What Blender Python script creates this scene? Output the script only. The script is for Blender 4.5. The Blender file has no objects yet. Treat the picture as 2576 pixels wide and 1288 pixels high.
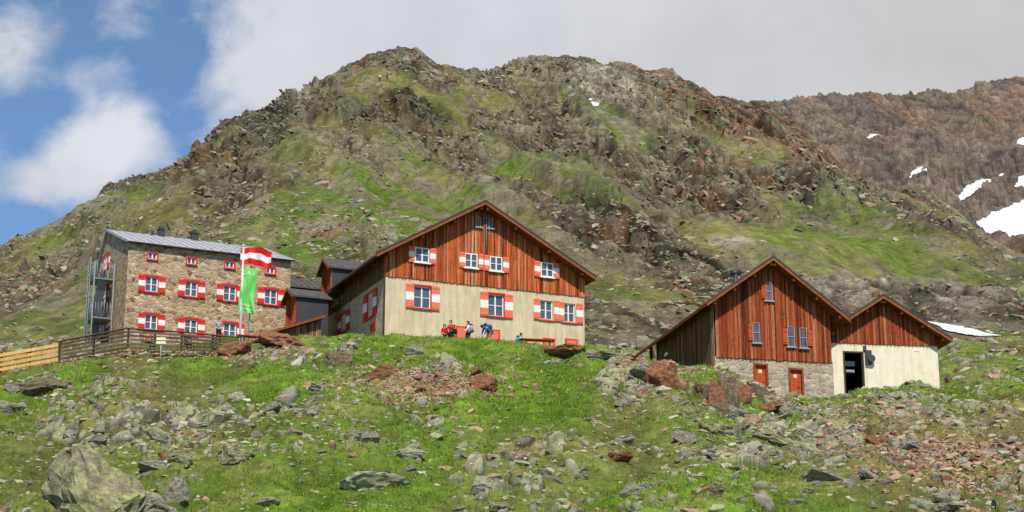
import bpy, bmesh, math, random
import numpy as np
from mathutils import Vector, Matrix, Euler, noise as mnoise
random.seed(7); rng=np.random.default_rng(7)
SC=bpy.context.scene; COL=SC.collection
F=4800.; CX=1288.; CY=644.; P=math.radians(15.5); cp,sp=math.cos(P),math.sin(P)
def ray(x,y):
    a=(x-CX)/F; b=(CY-y)/F
    return a, cp-b*sp, sp+b*cp
def at(x,y,Y):
    dx,dy,dz=ray(x,y); t=Y/dy
    return dx*t, Y, dz*t
def proj(X,Y,Z):
    D=Y*cp+Z*sp
    return CX+F*X/D, CY-F*(Z*cp-Y*sp)/D
def S(r,g,b):
    f=lambda c:(c/255/12.92 if c/255<=.04045 else ((c/255+.055)/1.055)**2.4)
    return (f(r),f(g),f(b),1)
SV=lambda r,g,b: np.array(S(r,g,b)[:3])
# ------------------------------------------------------------ materials
class M:
    def __init__(s,name,rough=.85,spec=.15,col=None,metal=0):
        s.m=bpy.data.materials.new(name); s.m.use_nodes=True; s.t=s.m.node_tree; s.n=s.t.nodes; s.l=s.t.links
        s.p=s.n['Principled BSDF']; s.p.inputs['Roughness'].default_value=rough
        s.p.inputs['Specular IOR Level'].default_value=spec; s.p.inputs['Metallic'].default_value=metal
        if col: s.p.inputs['Base Color'].default_value=col
    def inp(s,sock,v):
        if isinstance(v,bpy.types.NodeSocket): s.l.new(v,sock)
        else: sock.default_value=v
    def co(s,scale=(1,1,1),rot=(0,0,0)):
        tc=s.n.new('ShaderNodeTexCoord'); mp=s.n.new('ShaderNodeMapping')
        mp.inputs['Scale'].default_value=scale; mp.inputs['Rotation'].default_value=rot
        s.l.new(tc.outputs['Object'],mp.inputs['Vector']); return mp.outputs['Vector']
    def noise(s,vec,scale,detail=5,rough=.6,dist=0):
        n=s.n.new('ShaderNodeTexNoise'); s.l.new(vec,n.inputs['Vector']); n.inputs['Scale'].default_value=scale
        n.inputs['Detail'].default_value=detail; n.inputs['Roughness'].default_value=rough; n.inputs['Distortion'].default_value=dist
        return n.outputs['Fac']
    def vor(s,vec,scale,feature='F1'):
        n=s.n.new('ShaderNodeTexVoronoi'); n.feature=feature; s.l.new(vec,n.inputs['Vector']); n.inputs['Scale'].default_value=scale; return n
    def ramp(s,fac,stops):
        n=s.n.new('ShaderNodeValToRGB'); s.l.new(fac,n.inputs['Fac']); e=n.color_ramp.elements
        while len(e)<len(stops): e.new(.5)
        for k,(p,c) in enumerate(stops): e[k].position=p; e[k].color=c if len(c)==4 else (*c,1)
        return n.outputs['Color']
    def mix(s,fac,a,b,mode='MIX'):
        n=s.n.new('ShaderNodeMix'); n.data_type='RGBA'; n.blend_type=mode
        s.inp(n.inputs[0],fac); s.inp(n.inputs[6],a); s.inp(n.inputs[7],b); return n.outputs[2]
    def attr(s,name,out='Color'):
        n=s.n.new('ShaderNodeAttribute'); n.attribute_name=name; return n.outputs[out]
    def base(s,c): s.l.new(c,s.p.inputs['Base Color']); return s
    def bump(s,h,strength=.5,dist=.05):
        b=s.n.new('ShaderNodeBump'); b.inputs['Strength'].default_value=strength; b.inputs['Distance'].default_value=dist
        s.l.new(h,b.inputs['Height']); s.l.new(b.outputs['Normal'],s.p.inputs['Normal']); return s
G=lambda v:(v,v,v,1)
MT={}
def plain(name,col,rough=.7,spec=.2,var=.25,scale=6,metal=0):
    m=M(name,rough,spec,metal=metal); f=m.noise(m.co(),scale,4)
    m.base(m.mix(1.0,col,m.ramp(f,[(.25,G(1-var)),(.75,G(1+var))]),'MULTIPLY')); MT[name]=m.m; return m.m
m=M('terrain',1,.05); c=m.attr('col'); v=m.co()
f=m.noise(v,1.1,8,.7); c=m.mix(1,c,m.ramp(f,[(.28,G(.5)),(.5,G(1)),(.75,G(1.5))]),'MULTIPLY')
f2=m.noise(v,7,6,.75); c=m.mix(1,c,m.ramp(f2,[(.3,G(.62)),(.7,G(1.38))]),'MULTIPLY')
m.base(c).bump(f2,.8,.16); MT['terrain']=m.m
m=M('hill_rock',1,.04); c=m.attr('col'); v=m.co((1,.6,1))
f=m.noise(v,.6,10,.75); c=m.mix(1,c,m.ramp(f,[(.32,G(.46)),(.48,G(.98)),(.70,G(1.52))]),'MULTIPLY')
f2=m.noise(v,3.0,7,.8); c=m.mix(1,c,m.ramp(f2,[(.3,G(.6)),(.7,G(1.42))]),'MULTIPLY')
m.base(c).bump(f,1.,1.0); MT['hill_rock']=m.m
m=M('rocky_far',1,.03); c=m.attr('col'); v=m.co((1,.35,1),(0,.5,.2))
f=m.noise(v,.10,12,.82); c=m.mix(1,c,m.ramp(f,[(.34,G(.45)),(.5,G(1)),(.68,G(1.48))]),'MULTIPLY')
m.base(c).bump(f,1.,9); MT['rocky_far']=m.m
m=M('stone_scatter',1,.08); c=m.attr('col'); v=m.co()
f=m.noise(v,3.2,6,.7); c=m.mix(1,c,m.ramp(f,[(.28,G(.6)),(.72,G(1.4))]),'MULTIPLY')
f3=m.noise(v,2.6,6,.75); c=m.mix(m.ramp(f3,[(.53,G(0)),(.64,G(.55))]),c,S(160,162,116))
m.base(c).bump(f,.5,.05); MT['stone_scatter']=m.m
m=M('hill_stone',1,.06); c=m.attr('col'); v=m.co()
f=m.noise(v,1.6,8,.75); c=m.mix(1,c,m.ramp(f,[(.3,G(.5)),(.7,G(1.45))]),'MULTIPLY')
f3=m.noise(v,.9,7,.75); c=m.mix(m.ramp(f3,[(.53,G(0)),(.64,G(.5))]),c,S(138,138,92))
m.base(c).bump(f,.9,.25); MT['hill_stone']=m.m
def rockmat(name,a,b,li,amt):
    m=M(name,1,.08); v=m.co(); f=m.noise(v,2.6,9,.72); c=m.ramp(f,[(.25,a),(.55,b),(.8,tuple(min(1,x*1.35) for x in b[:3]))])
    f2=m.noise(v,4.5,9,.8,.3); c=m.mix(m.ramp(f2,[(amt,G(0)),(amt+.12,G(.75))]),c,li)
    f3=m.noise(m.co((1,1,3),(.5,.3,0)),3.2,8,.74); c=m.mix(1,c,m.ramp(f3,[(.34,G(.42)),(.58,G(1.1))]),'MULTIPLY')
    m.base(c).bump(f3,.9,.12); MT[name]=m.m
rockmat('rock_grey',S(96,92,84),S(156,148,132),S(170,172,124),.52)
rockmat('rock_red',S(88,58,42),S(152,106,78),S(150,142,112),.56)
rockmat('rock_dark',S(72,62,52),S(126,108,88),S(150,152,102),.51)
rockmat('rock_pale',S(124,120,104),S(172,166,142),S(180,186,134),.48)
rockmat('rock_lichen',S(92,84,70),S(148,136,112),S(172,178,112),.47)
def timber(name,cols,streak=.36):
    m=M(name,.8,.1); t=m.attr('tone','Fac'); c=m.ramp(t,[(0,cols[0]),(.35,cols[1]),(.7,cols[2]),(1,cols[3])])
    f=m.noise(m.co((10,10,.4)),1.6,6,.72); c=m.mix(1,c,m.ramp(f,[(.37,G(streak)),(.53,G(1)),(.75,G(1.3))]),'MULTIPLY')
    f4=m.noise(m.co((3,3,.22)),2.2,5,.7); c=m.mix(m.ramp(f4,[(.55,G(0)),(.73,G(.6))]),c,cols[3])
    f2=m.noise(m.co((1,1,1.6)),5,3,.6); c=m.mix(m.ramp(f2,[(.62,G(0)),(.69,G(.8))]),c,tuple(x*.2 for x in cols[1][:3])+(1,))
    m.base(c).bump(f,.3,.02); MT[name]=m.m
timber('orange_timber',[S(108,50,28),S(172,82,42),S(198,104,56),S(200,144,108)])
timber('red_timber',[S(92,42,25),S(144,65,36),S(168,84,46),S(172,116,84)])
timber('grey_timber',[S(84,62,46),S(122,90,64),S(152,114,82),S(164,138,112)],.5)
timber('dark_timber',[S(58,48,40),S(84,68,56),S(100,84,68),S(114,98,82)])
timber('pale_timber',[S(188,136,72),S(206,156,88),S(218,172,104),S(196,150,92)],.7)
def stonewall(name,cols,mortar,scale,edge=.05,bs=.7):
    m=M(name,.95,.08); v=m.co((1,1,1.5))
    mx=m.n.new('ShaderNodeVectorMath'); mx.operation='ADD'; m.l.new(v,mx.inputs[0])
    nn=m.n.new('ShaderNodeTexNoise'); nn.inputs['Scale'].default_value=2.6; nn.inputs['Detail'].default_value=5; m.l.new(v,nn.inputs['Vector'])
    sc=m.n.new('ShaderNodeVectorMath'); sc.operation='SCALE'; m.l.new(nn.outputs['Color'],sc.inputs[0]); sc.inputs['Scale'].default_value=.5
    m.l.new(sc.outputs[0],mx.inputs[1]); vv=mx.outputs[0]
    v1=m.vor(vv,scale); v2=m.vor(vv,scale,'DISTANCE_TO_EDGE')
    sx=m.n.new('ShaderNodeSeparateColor'); m.l.new(v1.outputs['Color'],sx.inputs[0])
    c=m.ramp(sx.outputs[0],[(0,cols[0]),(.25,cols[1]),(.5,cols[2]),(.75,cols[3]),(1,cols[4])])
    f=m.noise(v,9,6,.7); c=m.mix(1,c,m.ramp(f,[(.3,G(.6)),(.7,G(1.38))]),'MULTIPLY')
    f5=m.noise(v,.5,4,.6); c=m.mix(1,c,m.ramp(f5,[(.3,G(.84)),(.7,G(1.12))]),'MULTIPLY')
    e=m.ramp(v2.outputs['Distance'],[(0,G(.7)),(edge,G(.5)),(edge*2,G(0))]); c=m.mix(e,c,mortar)
    m.base(c); m.bump(m.mix(.4,m.ramp(v2.outputs['Distance'],[(0,G(0)),(.18,G(1))]),f),bs,.06); MT[name]=m.m
stonewall('house_stone',[S(112,90,72),S(168,132,102),S(194,162,128),S(146,126,106),S(210,188,156)],S(196,172,140),2.9,.045,.9)
stonewall('barn_stone',[S(128,118,104),S(158,142,122),S(180,164,140),S(140,116,96),S(192,180,156)],S(182,170,148),2.2)
stonewall('side_stone',[S(160,136,108),S(188,164,130),S(196,172,138),S(170,150,124),S(196,178,148)],S(196,178,146),2.6,.07)
m=M('cream_render',.95,.05); v=m.co(); f=m.noise(v,.9,8,.65); f2=m.noise(m.co((3,3,.35)),1.3,6,.7)
c=m.ramp(f,[(.3,S(198,178,144)),(.7,S(220,202,168))]); c=m.mix(1,c,m.ramp(f2,[(.3,G(.74)),(.6,G(1.03))]),'MULTIPLY')
f3=m.noise(v,14,5,.7); c=m.mix(1,c,m.ramp(f3,[(.3,G(.83)),(.7,G(1.12))]),'MULTIPLY'); m.base(c).bump(f3,.5,.03); MT['cream_render']=m.m
m=M('white_render',.95,.05); v=m.co(); f=m.noise(v,1.1,8,.65); c=m.ramp(f,[(.3,S(216,202,172)),(.7,S(234,224,198))])
f2=m.noise(m.co((3,3,.35)),1.1,6,.7); c=m.mix(1,c,m.ramp(f2,[(.3,G(.82)),(.55,G(1))]),'MULTIPLY'); m.base(c).bump(f,.3,.03); MT['white_render']=m.m
m=M('snow',.8,.15); v=m.co(); f=m.noise(v,.35,8,.7); m.base(m.ramp(f,[(.3,(.56,.58,.62,1)),(.62,(.78,.80,.84,1))])).bump(f,.5,.5); MT['snow']=m.m
plain('red_paint',S(206,44,36),.5,.3,.15); plain('salmon_paint',S(224,112,84),.6,.2,.15); plain('white_paint',S(226,222,214),.5,.3,.08)
plain('roof_metal',S(166,163,168),.55,.3,.3,2.2); plain('dark_metal',S(58,56,60),.5,.4,.25,3); plain('grey_steel',S(138,146,152),.45,.4,.15,4); plain('stair_steel',S(120,126,130),.5,.4,.15,4)
plain('verge_wood',S(134,80,46),.75,.15,.4,5); plain('soffit_wood',S(126,72,40),.8,.1,.4,4); plain('roof_dark',S(84,78,76),.8,.2,.35,3)
plain('glass',S(78,90,102),.1,.5,.3,.8); plain('dark_inside',S(20,18,18),.95,.05,.3)
plain('banner_green',S(112,198,100),.8,.1,.2,1.5); plain('flag_red',S(206,36,34),.8,.1,.1,2); plain('flag_white',S(232,230,226),.8,.1,.06,2)
plain('door_wood',S(176,74,32),.6,.2,.3,7); plain('pole_white',S(214,216,218),.4,.4,.08); plain('pale_sign',S(222,214,176),.6,.2,.1); plain('lettering_pale',S(208,238,200),.8,.1,.05)
plain('skin',S(200,150,122),.6,.3,.06); plain('hair_brown',S(66,44,30),.8,.2,.2); plain('eye_dark',S(30,24,22),.3,.5,.1)
for n,cc in dict(cloth_red=(196,40,44),cloth_dark=(44,44,54),cloth_grey=(150,150,156),cloth_blue=(48,96,168),cloth_teal=(40,140,150),cloth_purple=(110,80,130),cloth_white=(218,216,212),cloth_orange=(210,92,40),cloth_khaki=(120,108,84),boot=(70,54,42)).items(): plain(n,S(*cc),.85,.1,.15,8)
plain('grass_blade',S(112,128,48),.8,.1,.5,.9)
# ------------------------------------------------------------ object helpers
def tag(o,label=None,cat=None,group=None,kind=None):
    if label: o['label']=label
    if cat: o['category']=cat
    if group: o['group']=group
    if kind: o['kind']=kind
    return o
def link(o,parent=None):
    COL.objects.link(o)
    if parent is not None: o.parent=parent
    return o
def empty(name,loc,rz,label,cat,group=None,parent=None):
    o=bpy.data.objects.new(name,None); o.location=loc; o.rotation_euler=(0,0,rz); o.empty_display_size=.2; link(o,parent); return tag(o,label,cat,group)
FR=lambda a,b,c:(a,-c,b)
SD=lambda a,b,c:(-c,a,b)
ID=lambda a,b,c:(a,b,c)
class MB:
    def __init__(s,mp=ID): s.v=[];s.f=[];s.mi=[];s.tn=[];s.mp=mp
    def face(s,pts,mi=0,tone=.5):
        i=len(s.v); s.v+= [s.mp(*p) for p in pts]; s.f.append(list(range(i,i+len(pts)))); s.mi.append(mi); s.tn.append(tone)
    def hexa(s,q,mi=0,tone=.5):
        i=len(s.v); s.v+=[s.mp(*p) for p in q]
        for f in ((0,1,2,3),(7,6,5,4),(0,4,5,1),(1,5,6,2),(2,6,7,3),(3,7,4,0)):
            s.f.append([i+k for k in f]); s.mi.append(mi); s.tn.append(tone)
    def box(s,a0,a1,b0,b1,c0,c1,mi=0,tone=.5):
        s.hexa([(a0,b0,c0),(a1,b0,c0),(a1,b0,c1),(a0,b0,c1),(a0,b1,c0),(a1,b1,c0),(a1,b1,c1),(a0,b1,c1)],mi,tone)
    def prism(s,poly,c0,c1,mi=0,tone=.5):
        n=len(poly); i=len(s.v); s.v+=[s.mp(a,b,c0) for a,b in poly]+[s.mp(a,b,c1) for a,b in poly]
        fs=[list(range(n))[::-1],list(range(n,2*n))]+[[k,(k+1)%n,n+(k+1)%n,n+k] for k in range(n)]
        for f in fs: s.f.append([i+k for k in f]); s.mi.append(mi); s.tn.append(tone)
    def tube(s,pts,r,n=7,mi=0,r2=None):
        pts=[Vector(s.mp(*p)) for p in pts]; rings=[]
        for k,p in enumerate(pts):
            d=(pts[min(k+1,len(pts)-1)]-pts[max(k-1,0)]).normalized(); a=d.orthogonal().normalized(); b=d.cross(a)
            rr=r if r2 is None else r+(r2-r)*k/(len(pts)-1)
            i=len(s.v); s.v+=[tuple(p+(a*math.cos(t)+b*math.sin(t))*rr) for t in [2*math.pi*j/n for j in range(n)]]; rings.append(i)
        for k in range(len(rings)-1):
            for j in range(n): s.f.append([rings[k]+j,rings[k]+(j+1)%n,rings[k+1]+(j+1)%n,rings[k+1]+j]); s.mi.append(mi); s.tn.append(.5)
        for q in (rings[0],rings[-1]): s.f.append([q+j for j in range(n)]); s.mi.append(mi); s.tn.append(.5)
    def build(s,name,mats,parent=None,smooth=False,bevel=0):
        me=bpy.data.meshes.new(name); me.from_pydata(s.v,[],s.f)
        for mm in (mats if isinstance(mats,(list,tuple)) else [mats]): me.materials.append(MT[mm])
        me.polygons.foreach_set('material_index',s.mi)
        at_=me.attributes.new('tone','FLOAT','FACE'); at_.data.foreach_set('value',s.tn)
        bm=bmesh.new(); bm.from_mesh(me); bmesh.ops.recalc_face_normals(bm,faces=bm.faces)
        if bevel: bmesh.ops.bevel(bm,geom=bm.edges[:],offset=bevel,segments=2,affect='EDGES')
        bm.to_mesh(me); bm.free()
        if smooth: me.polygons.foreach_set('use_smooth',[True]*len(me.polygons))
        me.update(); return link(bpy.data.objects.new(name,me),parent)
class Frame:
    def __init__(s,x,y,Y,deg):
        s.O=Vector(at(x,y,Y)); s.t=math.radians(deg); s.u=Vector((math.cos(s.t),math.sin(s.t),0)); s.w=Vector((-math.sin(s.t),math.cos(s.t),0))
    def front(s,x,y,w0=0):
        d=Vector(ray(x,y)); k=(s.O.dot(s.w)+w0)/d.dot(s.w); p=d*k-s.O; return p.dot(s.u),p.z
    def side(s,x,y,u0=0):
        d=Vector(ray(x,y)); k=(s.O.dot(s.u)+u0)/d.dot(s.u); p=d*k-s.O; return p.dot(s.w),p.z
# ------------------------------------------------------------ noise
def H2(ix,iy,seed):
    n=(ix.astype(np.int64)*374761393+iy.astype(np.int64)*668265263+seed*982451653)&0xffffffff
    n=((n^(n>>13))*1274126177)&0xffffffff; n=n^(n>>16); return n/4294967296.
def vnoise(x,y,seed):
    xi=np.floor(x); yi=np.floor(y); fx=x-xi; fy=y-yi; fx=fx*fx*(3-2*fx); fy=fy*fy*(3-2*fy)
    a=H2(xi,yi,seed);b=H2(xi+1,yi,seed);c=H2(xi,yi+1,seed);d=H2(xi+1,yi+1,seed)
    return (a*(1-fx)+b*fx)*(1-fy)+(c*(1-fx)+d*fx)*fy
def fbm(x,y,s,seed,o=5,g=.5):
    t=0;a=1;n=0
    x=x/s;y=y/s
    for k in range(o):
        t=t+a*vnoise(x+k*17.3,y-k*9.1,seed+k); n+=a; a*=g; x,y=x*1.9+y*.6,y*1.9-x*.6
    return t/n
def ridged(x,y,s,seed,o=5,g=.55):
    t=0;a=1;n=0
    x=x/s;y=y/s
    for k in range(o):
        t=t+a*(1-np.abs(2*vnoise(x+k*11.3,y-k*7.7,seed+k)-1)); n+=a; a*=g; x,y=x*1.9+y*.6,y*1.9-x*.6
    return t/n
def worley(x,y,s,seed):
    x=x/s;y=y/s; xi=np.floor(x);yi=np.floor(y)
    f1=np.full(x.shape,9.);f2=f1.copy();bx=np.zeros(x.shape);by=bx.copy();ci=bx.copy();cj=bx.copy()
    for i in (-1,0,1):
        for j in (-1,0,1):
            cx=xi+i;cy=yi+j; px=cx+H2(cx,cy,seed);py=cy+H2(cx,cy,seed+1)
            d=np.hypot(x-px,y-py); m=d<f1
            f2=np.where(m,f1,np.minimum(f2,d)); f1=np.where(m,d,f1); bx=np.where(m,x-px,bx);by=np.where(m,y-py,by);ci=np.where(m,cx,ci);cj=np.where(m,cy,cj)
    return f1,f2,H2(ci,cj,seed+2),H2(ci,cj,seed+3),H2(ci,cj,seed+4),bx*s,by*s
def blocks(x,y,s,seed,amp,tilt,bev=.3):
    f1,f2,r1,r2,r3,dx,dy=worley(x,y,s,seed)
    h=amp*(r1*.9+.1)+(dx*(r2-.5)+dy*(r3-.7)*.8)*tilt*2
    e=np.clip((f2-f1)/bev,0,1)
    return h*e,np.clip((f2-f1)*4,0,1),r1,r2,r3
sm=lambda e0,e1,x:(lambda t:t*t*(3-2*t))(np.clip((x-e0)/(e1-e0),0,1))
mixc=lambda a,b,t:a*(1-t[...,None])+b*t[...,None]
def raw_mesh(name,V,Fc,nv,mat,col=None,parent=None):
    me=bpy.data.meshes.new(name); me.vertices.add(len(V)); me.vertices.foreach_set('co',np.ascontiguousarray(V,dtype=np.float32).ravel())
    m=len(Fc); me.loops.add(m*nv); me.loops.foreach_set('vertex_index',np.ascontiguousarray(Fc,dtype=np.int32).ravel())
    me.polygons.add(m); me.polygons.foreach_set('loop_start',np.arange(0,m*nv,nv,dtype=np.int32))
    try: me.polygons.foreach_set('loop_total',np.full(m,nv,dtype=np.int32))
    except Exception: pass
    me.update(calc_edges=True); me.materials.append(MT[mat])
    me.polygons.foreach_set('use_smooth',np.zeros(m,dtype=bool))
    if col is not None:
        ca=me.color_attributes.new('col','FLOAT_COLOR','POINT'); rgba=np.ones((len(V),4),dtype=np.float32); rgba[:,:3]=col.reshape(-1,3); ca.data.foreach_set('color',rgba.ravel())
    return link(bpy.data.objects.new(name,me),parent)
def grid_mesh(name,X,Y,Z,col,mat):
    R,C=X.shape; idx=np.arange(R*C).reshape(R,C)
    Fc=np.stack([idx[:-1,:-1],idx[:-1,1:],idx[1:,1:],idx[1:,:-1]],-1).reshape(-1,4)
    return raw_mesh(name,np.stack([X,Y,Z],-1).reshape(-1,3),Fc,4,mat,col)
def gauss(px,py,lst):
    t=0
    for x,y,rx,ry,a in lst: t=t+a*np.exp(-((px-x)/rx)**2-((py-y)/ry)**2)
    return t
def inpoly(px,py,poly):
    r=np.zeros(px.shape,bool); n=len(poly)
    for i in range(n):
        x1,y1_=poly[i]; x2,y2_=poly[(i+1)%n]
        c=((y1_>py)!=(y2_>py))&(px<(x2-x1)*(py-y1_)/((y2_-y1_) or 1e-6)+x1); r^=c
    return r
# ------------------------------------------------------------ ground near
xs=np.arange(-560,3140,2.7); NC=len(xs)
I=lambda pts:np.interp(xs,[p[0] for p in pts],[p[1] for p in pts])
crest=I([(-560,980),(0,950),(150,928),(300,914),(400,908),(500,912),(560,890),(610,862),(700,848),(850,842),(900,838),(1000,844),(1100,844),(1200,847),(1300,855),(1400,867),(1480,874),(1550,888),(1650,905),(1750,930),(1830,955),(1900,984),(1960,1006),(2040,1012),(2100,1003),(2150,990),(2250,984),(2366,974),(2450,960),(2576,945),(3140,930)])
Yc=I([(-560,112),(600,112),(1500,111),(1750,108.5),(2150,108.5),(2400,112),(3140,114)])
def zof(y,Y):
    d=ray(CX,y); return d[2]/d[1]*Y
Zc=zof(crest,Yc)
add5=I([(-560,1.4),(0,1.6),(300,2.4),(560,2.4),(650,.6),(800,.1),(960,.0),(1050,-.08),(1340,-.08),(1450,.0),(1500,.1),(1600,.3),(2300,.1),(2450,1),(3140,1.5)])
y6=I([(-560,900),(0,868),(200,850),(600,832),(1000,832),(1500,868),(1600,880),(1900,900),(2300,862),(2400,850),(2576,846),(3140,850)])
Z6=zof(y6,140.)
one=np.ones(NC)
anchors=[(3*one,-1.8*one),(30*one,zof(1560,30.)*one),(72*one,zof(1322,72.)*one),(92*one,zof(1322*.385+crest*.615,92.)),(Yc,Zc),(Yc+2.5,Zc+np.minimum(add5,0)),(119.5*one,Zc+add5),(140*one,Z6)]
def build_rows(anc,ns):
    Ys=[];Zs=[]
    for k,n in enumerate(ns):
        for t in np.linspace(0,1,n,endpoint=False):
            Ys.append(anc[k][0]*(1-t)+anc[k+1][0]*t); Zs.append(anc[k][1]*(1-t)+anc[k+1][1]*t)
    Ys.append(anc[-1][0]);Zs.append(anc[-1][1]); return np.array(Ys),np.array(Zs)
gns=[8,14,140,130,10,18,60]
Yg,Zg=build_rows(anchors,gns); RC=sum(gns[:4])
for _ in range(3): Zg[1:-1]=(Zg[:-2]+2*Zg[1:-1]+Zg[2:])/4
Dg=Yg*cp+Zg*sp; Xg=(xs[None,:]-CX)/F*Dg; _,pyg=proj(Xg,Yg,Zg); pxg=np.broadcast_to(xs,Xg.shape)
pre=sm(141,136,Yg)*sm(60,72,Yg)
und=(fbm(Xg,Yg*.6,11,11,4)-.5)*2.6
und2=(fbm(Xg,Yg*.5,2.6,31,5)-.5)*1.6
und3=(ridged(Xg+Yg*.2,Yg*.6,1.3,35,3)-.5)*.35
warp=fbm(Xg,Yg*.5,1.5,77,3)*1.0
wx=Xg+Yg*.25+warp; wy=(Yg*.45-Xg*.22)+warp*.6
rock_bias=gauss(pxg,pyg,[(1080,960,170,38,.32),(1980,1090,220,75,.20),(2380,1170,230,70,.20),(300,1200,270,90,.08),(1300,1140,600,80,.10),(700,880,110,25,.4),(1650,935,90,36,.35),(1840,1000,100,40,.4),(1370,960,130,80,-.35),(1250,860,220,24,-.4),(600,950,220,36,-.2),(1420,890,90,14,.25),(120,985,130,24,.25),(2150,1020,120,25,-.2)])
clus=fbm(Xg,Yg*.6,6,51,4)
rb=.13+rock_bias+(clus-.5)*.8
rbc=rb-.08
rock=np.zeros_like(Xg); hh=np.zeros_like(Xg); tone=np.zeros_like(Xg); redm=np.zeros_like(Xg); edg=np.ones_like(Xg)
for s,seed,amp in ((3.4,404,.5),(1.3,101,.40),(.65,202,.28),(.34,303,.16)):
    f1,f2,r1,r2,r3,dx,dy=worley(wx,wy,s,seed)
    on=r1<np.clip(rbc if s<3 else rbc*.7-.06,0,.6)
    prof=(.50+.22*r3-f1*1.15)
    h=np.clip(prof*2.6,-.1,.6)*amp*(.5+r2)+(dx*(r2-.5)+dy*(r3-.5))*.5
    if s>3: h=h+.25*(fbm(Xg,Yg*.7,.9,407,4)-.5)
    hit=on&(prof>0)
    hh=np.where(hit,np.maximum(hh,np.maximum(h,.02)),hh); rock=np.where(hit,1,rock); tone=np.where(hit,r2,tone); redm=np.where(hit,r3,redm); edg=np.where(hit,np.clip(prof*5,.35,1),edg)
calm=1-.65*np.exp(-((pxg-1200)/260)**4)*sm(3.5,.5,np.abs(Yg-Yc[None,:]))
Zd=Zg+pre*calm*(und*.6*np.where(Yg>Yc,.35,1)+(und2+und3)*np.where(Yg>Yc,.35,1)+hh*np.where((Yg>Yc)&(Yg<124),.45,1)+.12*(fbm(Xg,Yg*.6,.35,61,3)-.5))
lush=sm(.36,.70,fbm(Xg,Yg*.6,9,41,4)+gauss(pxg,pyg,[(1370,950,170,90,.5),(1250,865,250,30,.3),(2150,1020,120,40,.3),(620,950,260,40,.25)]))
g=mixc(SV(112,114,60),SV(106,136,42),lush)
dry=sm(.48,.72,fbm(Xg,Yg*.6,2.2,71,5)); g=mixc(g,SV(142,134,78),dry*.5)
dirt=sm(.62,.73,fbm(Xg,Yg*.6,3.4,81,5)+rock_bias*.25-lush*.1); g=mixc(g,SV(142,116,90),dirt*.5)
g=g*(.58+.84*fbm(Xg,Yg*.6,.5,91,4))[...,None]*(.8+.4*sm(.3,.7,fbm(Xg,Yg*.5,2.6,31,5)))[...,None]
rk=mixc(SV(114,108,96),SV(170,162,138),tone)
rreg=np.clip(gauss(pxg,pyg,[(1080,960,190,42,.8),(2380,1170,260,85,.75),(1680,940,120,50,.7),(1840,1000,110,50,.6),(700,880,130,35,.5)])+.10,0,1)
rk=mixc(rk,SV(164,122,94),(redm<rreg)*(.75))
rk=mixc(rk,SV(162,166,116),sm(.46,.58,fbm(Xg,Yg*.6,.7,95,4))*.75*(1-rreg*.6))
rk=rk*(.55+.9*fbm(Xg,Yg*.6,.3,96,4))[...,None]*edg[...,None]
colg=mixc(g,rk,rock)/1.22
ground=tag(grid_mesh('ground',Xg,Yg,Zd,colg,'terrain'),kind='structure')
pxd,pyd=proj(Xg,Yg,Zd)
def colx(x): return int(np.clip(round((x-xs[0])/2.7),0,NC-1))
def fg_at(x,y):
    c=colx(x); r=int(np.argmin(np.abs(pyd[22:RC+4,c]-y)))+22; return Vector((Xg[r,c],Yg[r,c],Zd[r,c]))
def gz(x,Y):
    c=colx(x); r=int(np.argmin(np.abs(Yg[:,c]-Y))); return Vector(((x-CX)/F*Dg[r,c],Y,Zd[r,c]))
# ------------------------------------------------------------ mountain behind
sky_pts=[(-560,850),(-300,745),(0,614),(60,590),(140,553),(175,533),(190,518),(240,496),(265,471),(310,451),(400,437),(445,407),(490,370),(520,355),(530,332),(570,302),(620,287),(680,279),(720,247),(790,202),(850,171),(900,139),(940,122),(1000,110),(1050,117),(1080,142),(1110,157),(1160,164),(1220,174),(1260,160),(1310,138),(1370,131),(1430,127),(1480,135),(1540,145),(1600,155),(1640,166),(1690,172),(1740,196),(1800,226),(1850,238),(1900,248),(1940,254),(1975,270),(2000,298),(2050,344),(2080,369),(2110,408),(2170,444),(2230,472),(2260,460),(2310,466),(2360,494),(2410,524),(2450,564),(2500,598),(2576,638),(2900,792),(3140,882)]
skyl=I(sky_pts)+6
Yr=I([(-560,400),(600,430),(1000,450),(1180,455),(1300,510),(1900,500),(2200,450),(2600,420),(3140,400)])
y1=I([(-560,875),(-300,820),(0,770),(300,735),(600,705),(1000,690),(1500,740),(1700,725),(2000,720),(2300,742),(2576,748),(3140,890)])
y2=I([(-560,873),(-100,725),(0,700),(300,622),(600,580),(900,560),(1200,560),(1500,592),(1600,572),(1750,550),(2000,541),(2200,560),(2350,612),(2576,705),(3140,892)])
y3=I([(-560,870),(0,660),(300,535),(600,470),(900,455),(1200,475),(1500,505),(1600,530),(1750,543),(2000,535),(2200,550),(2350,592),(2576,672),(3140,893)])
y4=I([(-560,868),(0,640),(300,490),(450,445),(600,355),(720,310),(900,300),(1100,330),(1300,390),(1500,350),(1700,390),(1900,400),(2100,440),(2300,502),(2450,590),(2576,660),(3140,894)])
y4=np.maximum(y4,skyl+16); y3=np.maximum(y3,y4+6)
manc=[(140*one,Z6),(186*one,zof(y1,186.)),(240*one,zof(y2,240.)),(285*one,zof(y3,285.)),(370*one,zof(y4,370.)),(Yr,zof(skyl,Yr)),(Yr+60,zof(skyl,Yr)-25),(Yr+260,zof(skyl,Yr)-150)]
mns=[130,130,66,125,125,16,10]
Ym,Zm=build_rows(manc,mns)
kr=sum(mns[:5])
for _ in range(14):
    t=(Zm[:-2]+2*Zm[1:-1]+Zm[2:])/4; keep=np.zeros(len(Zm)-2,bool); keep[kr-1]=True
    Zm[1:-1]=np.where(keep[:,None],Zm[1:-1],t)
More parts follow.
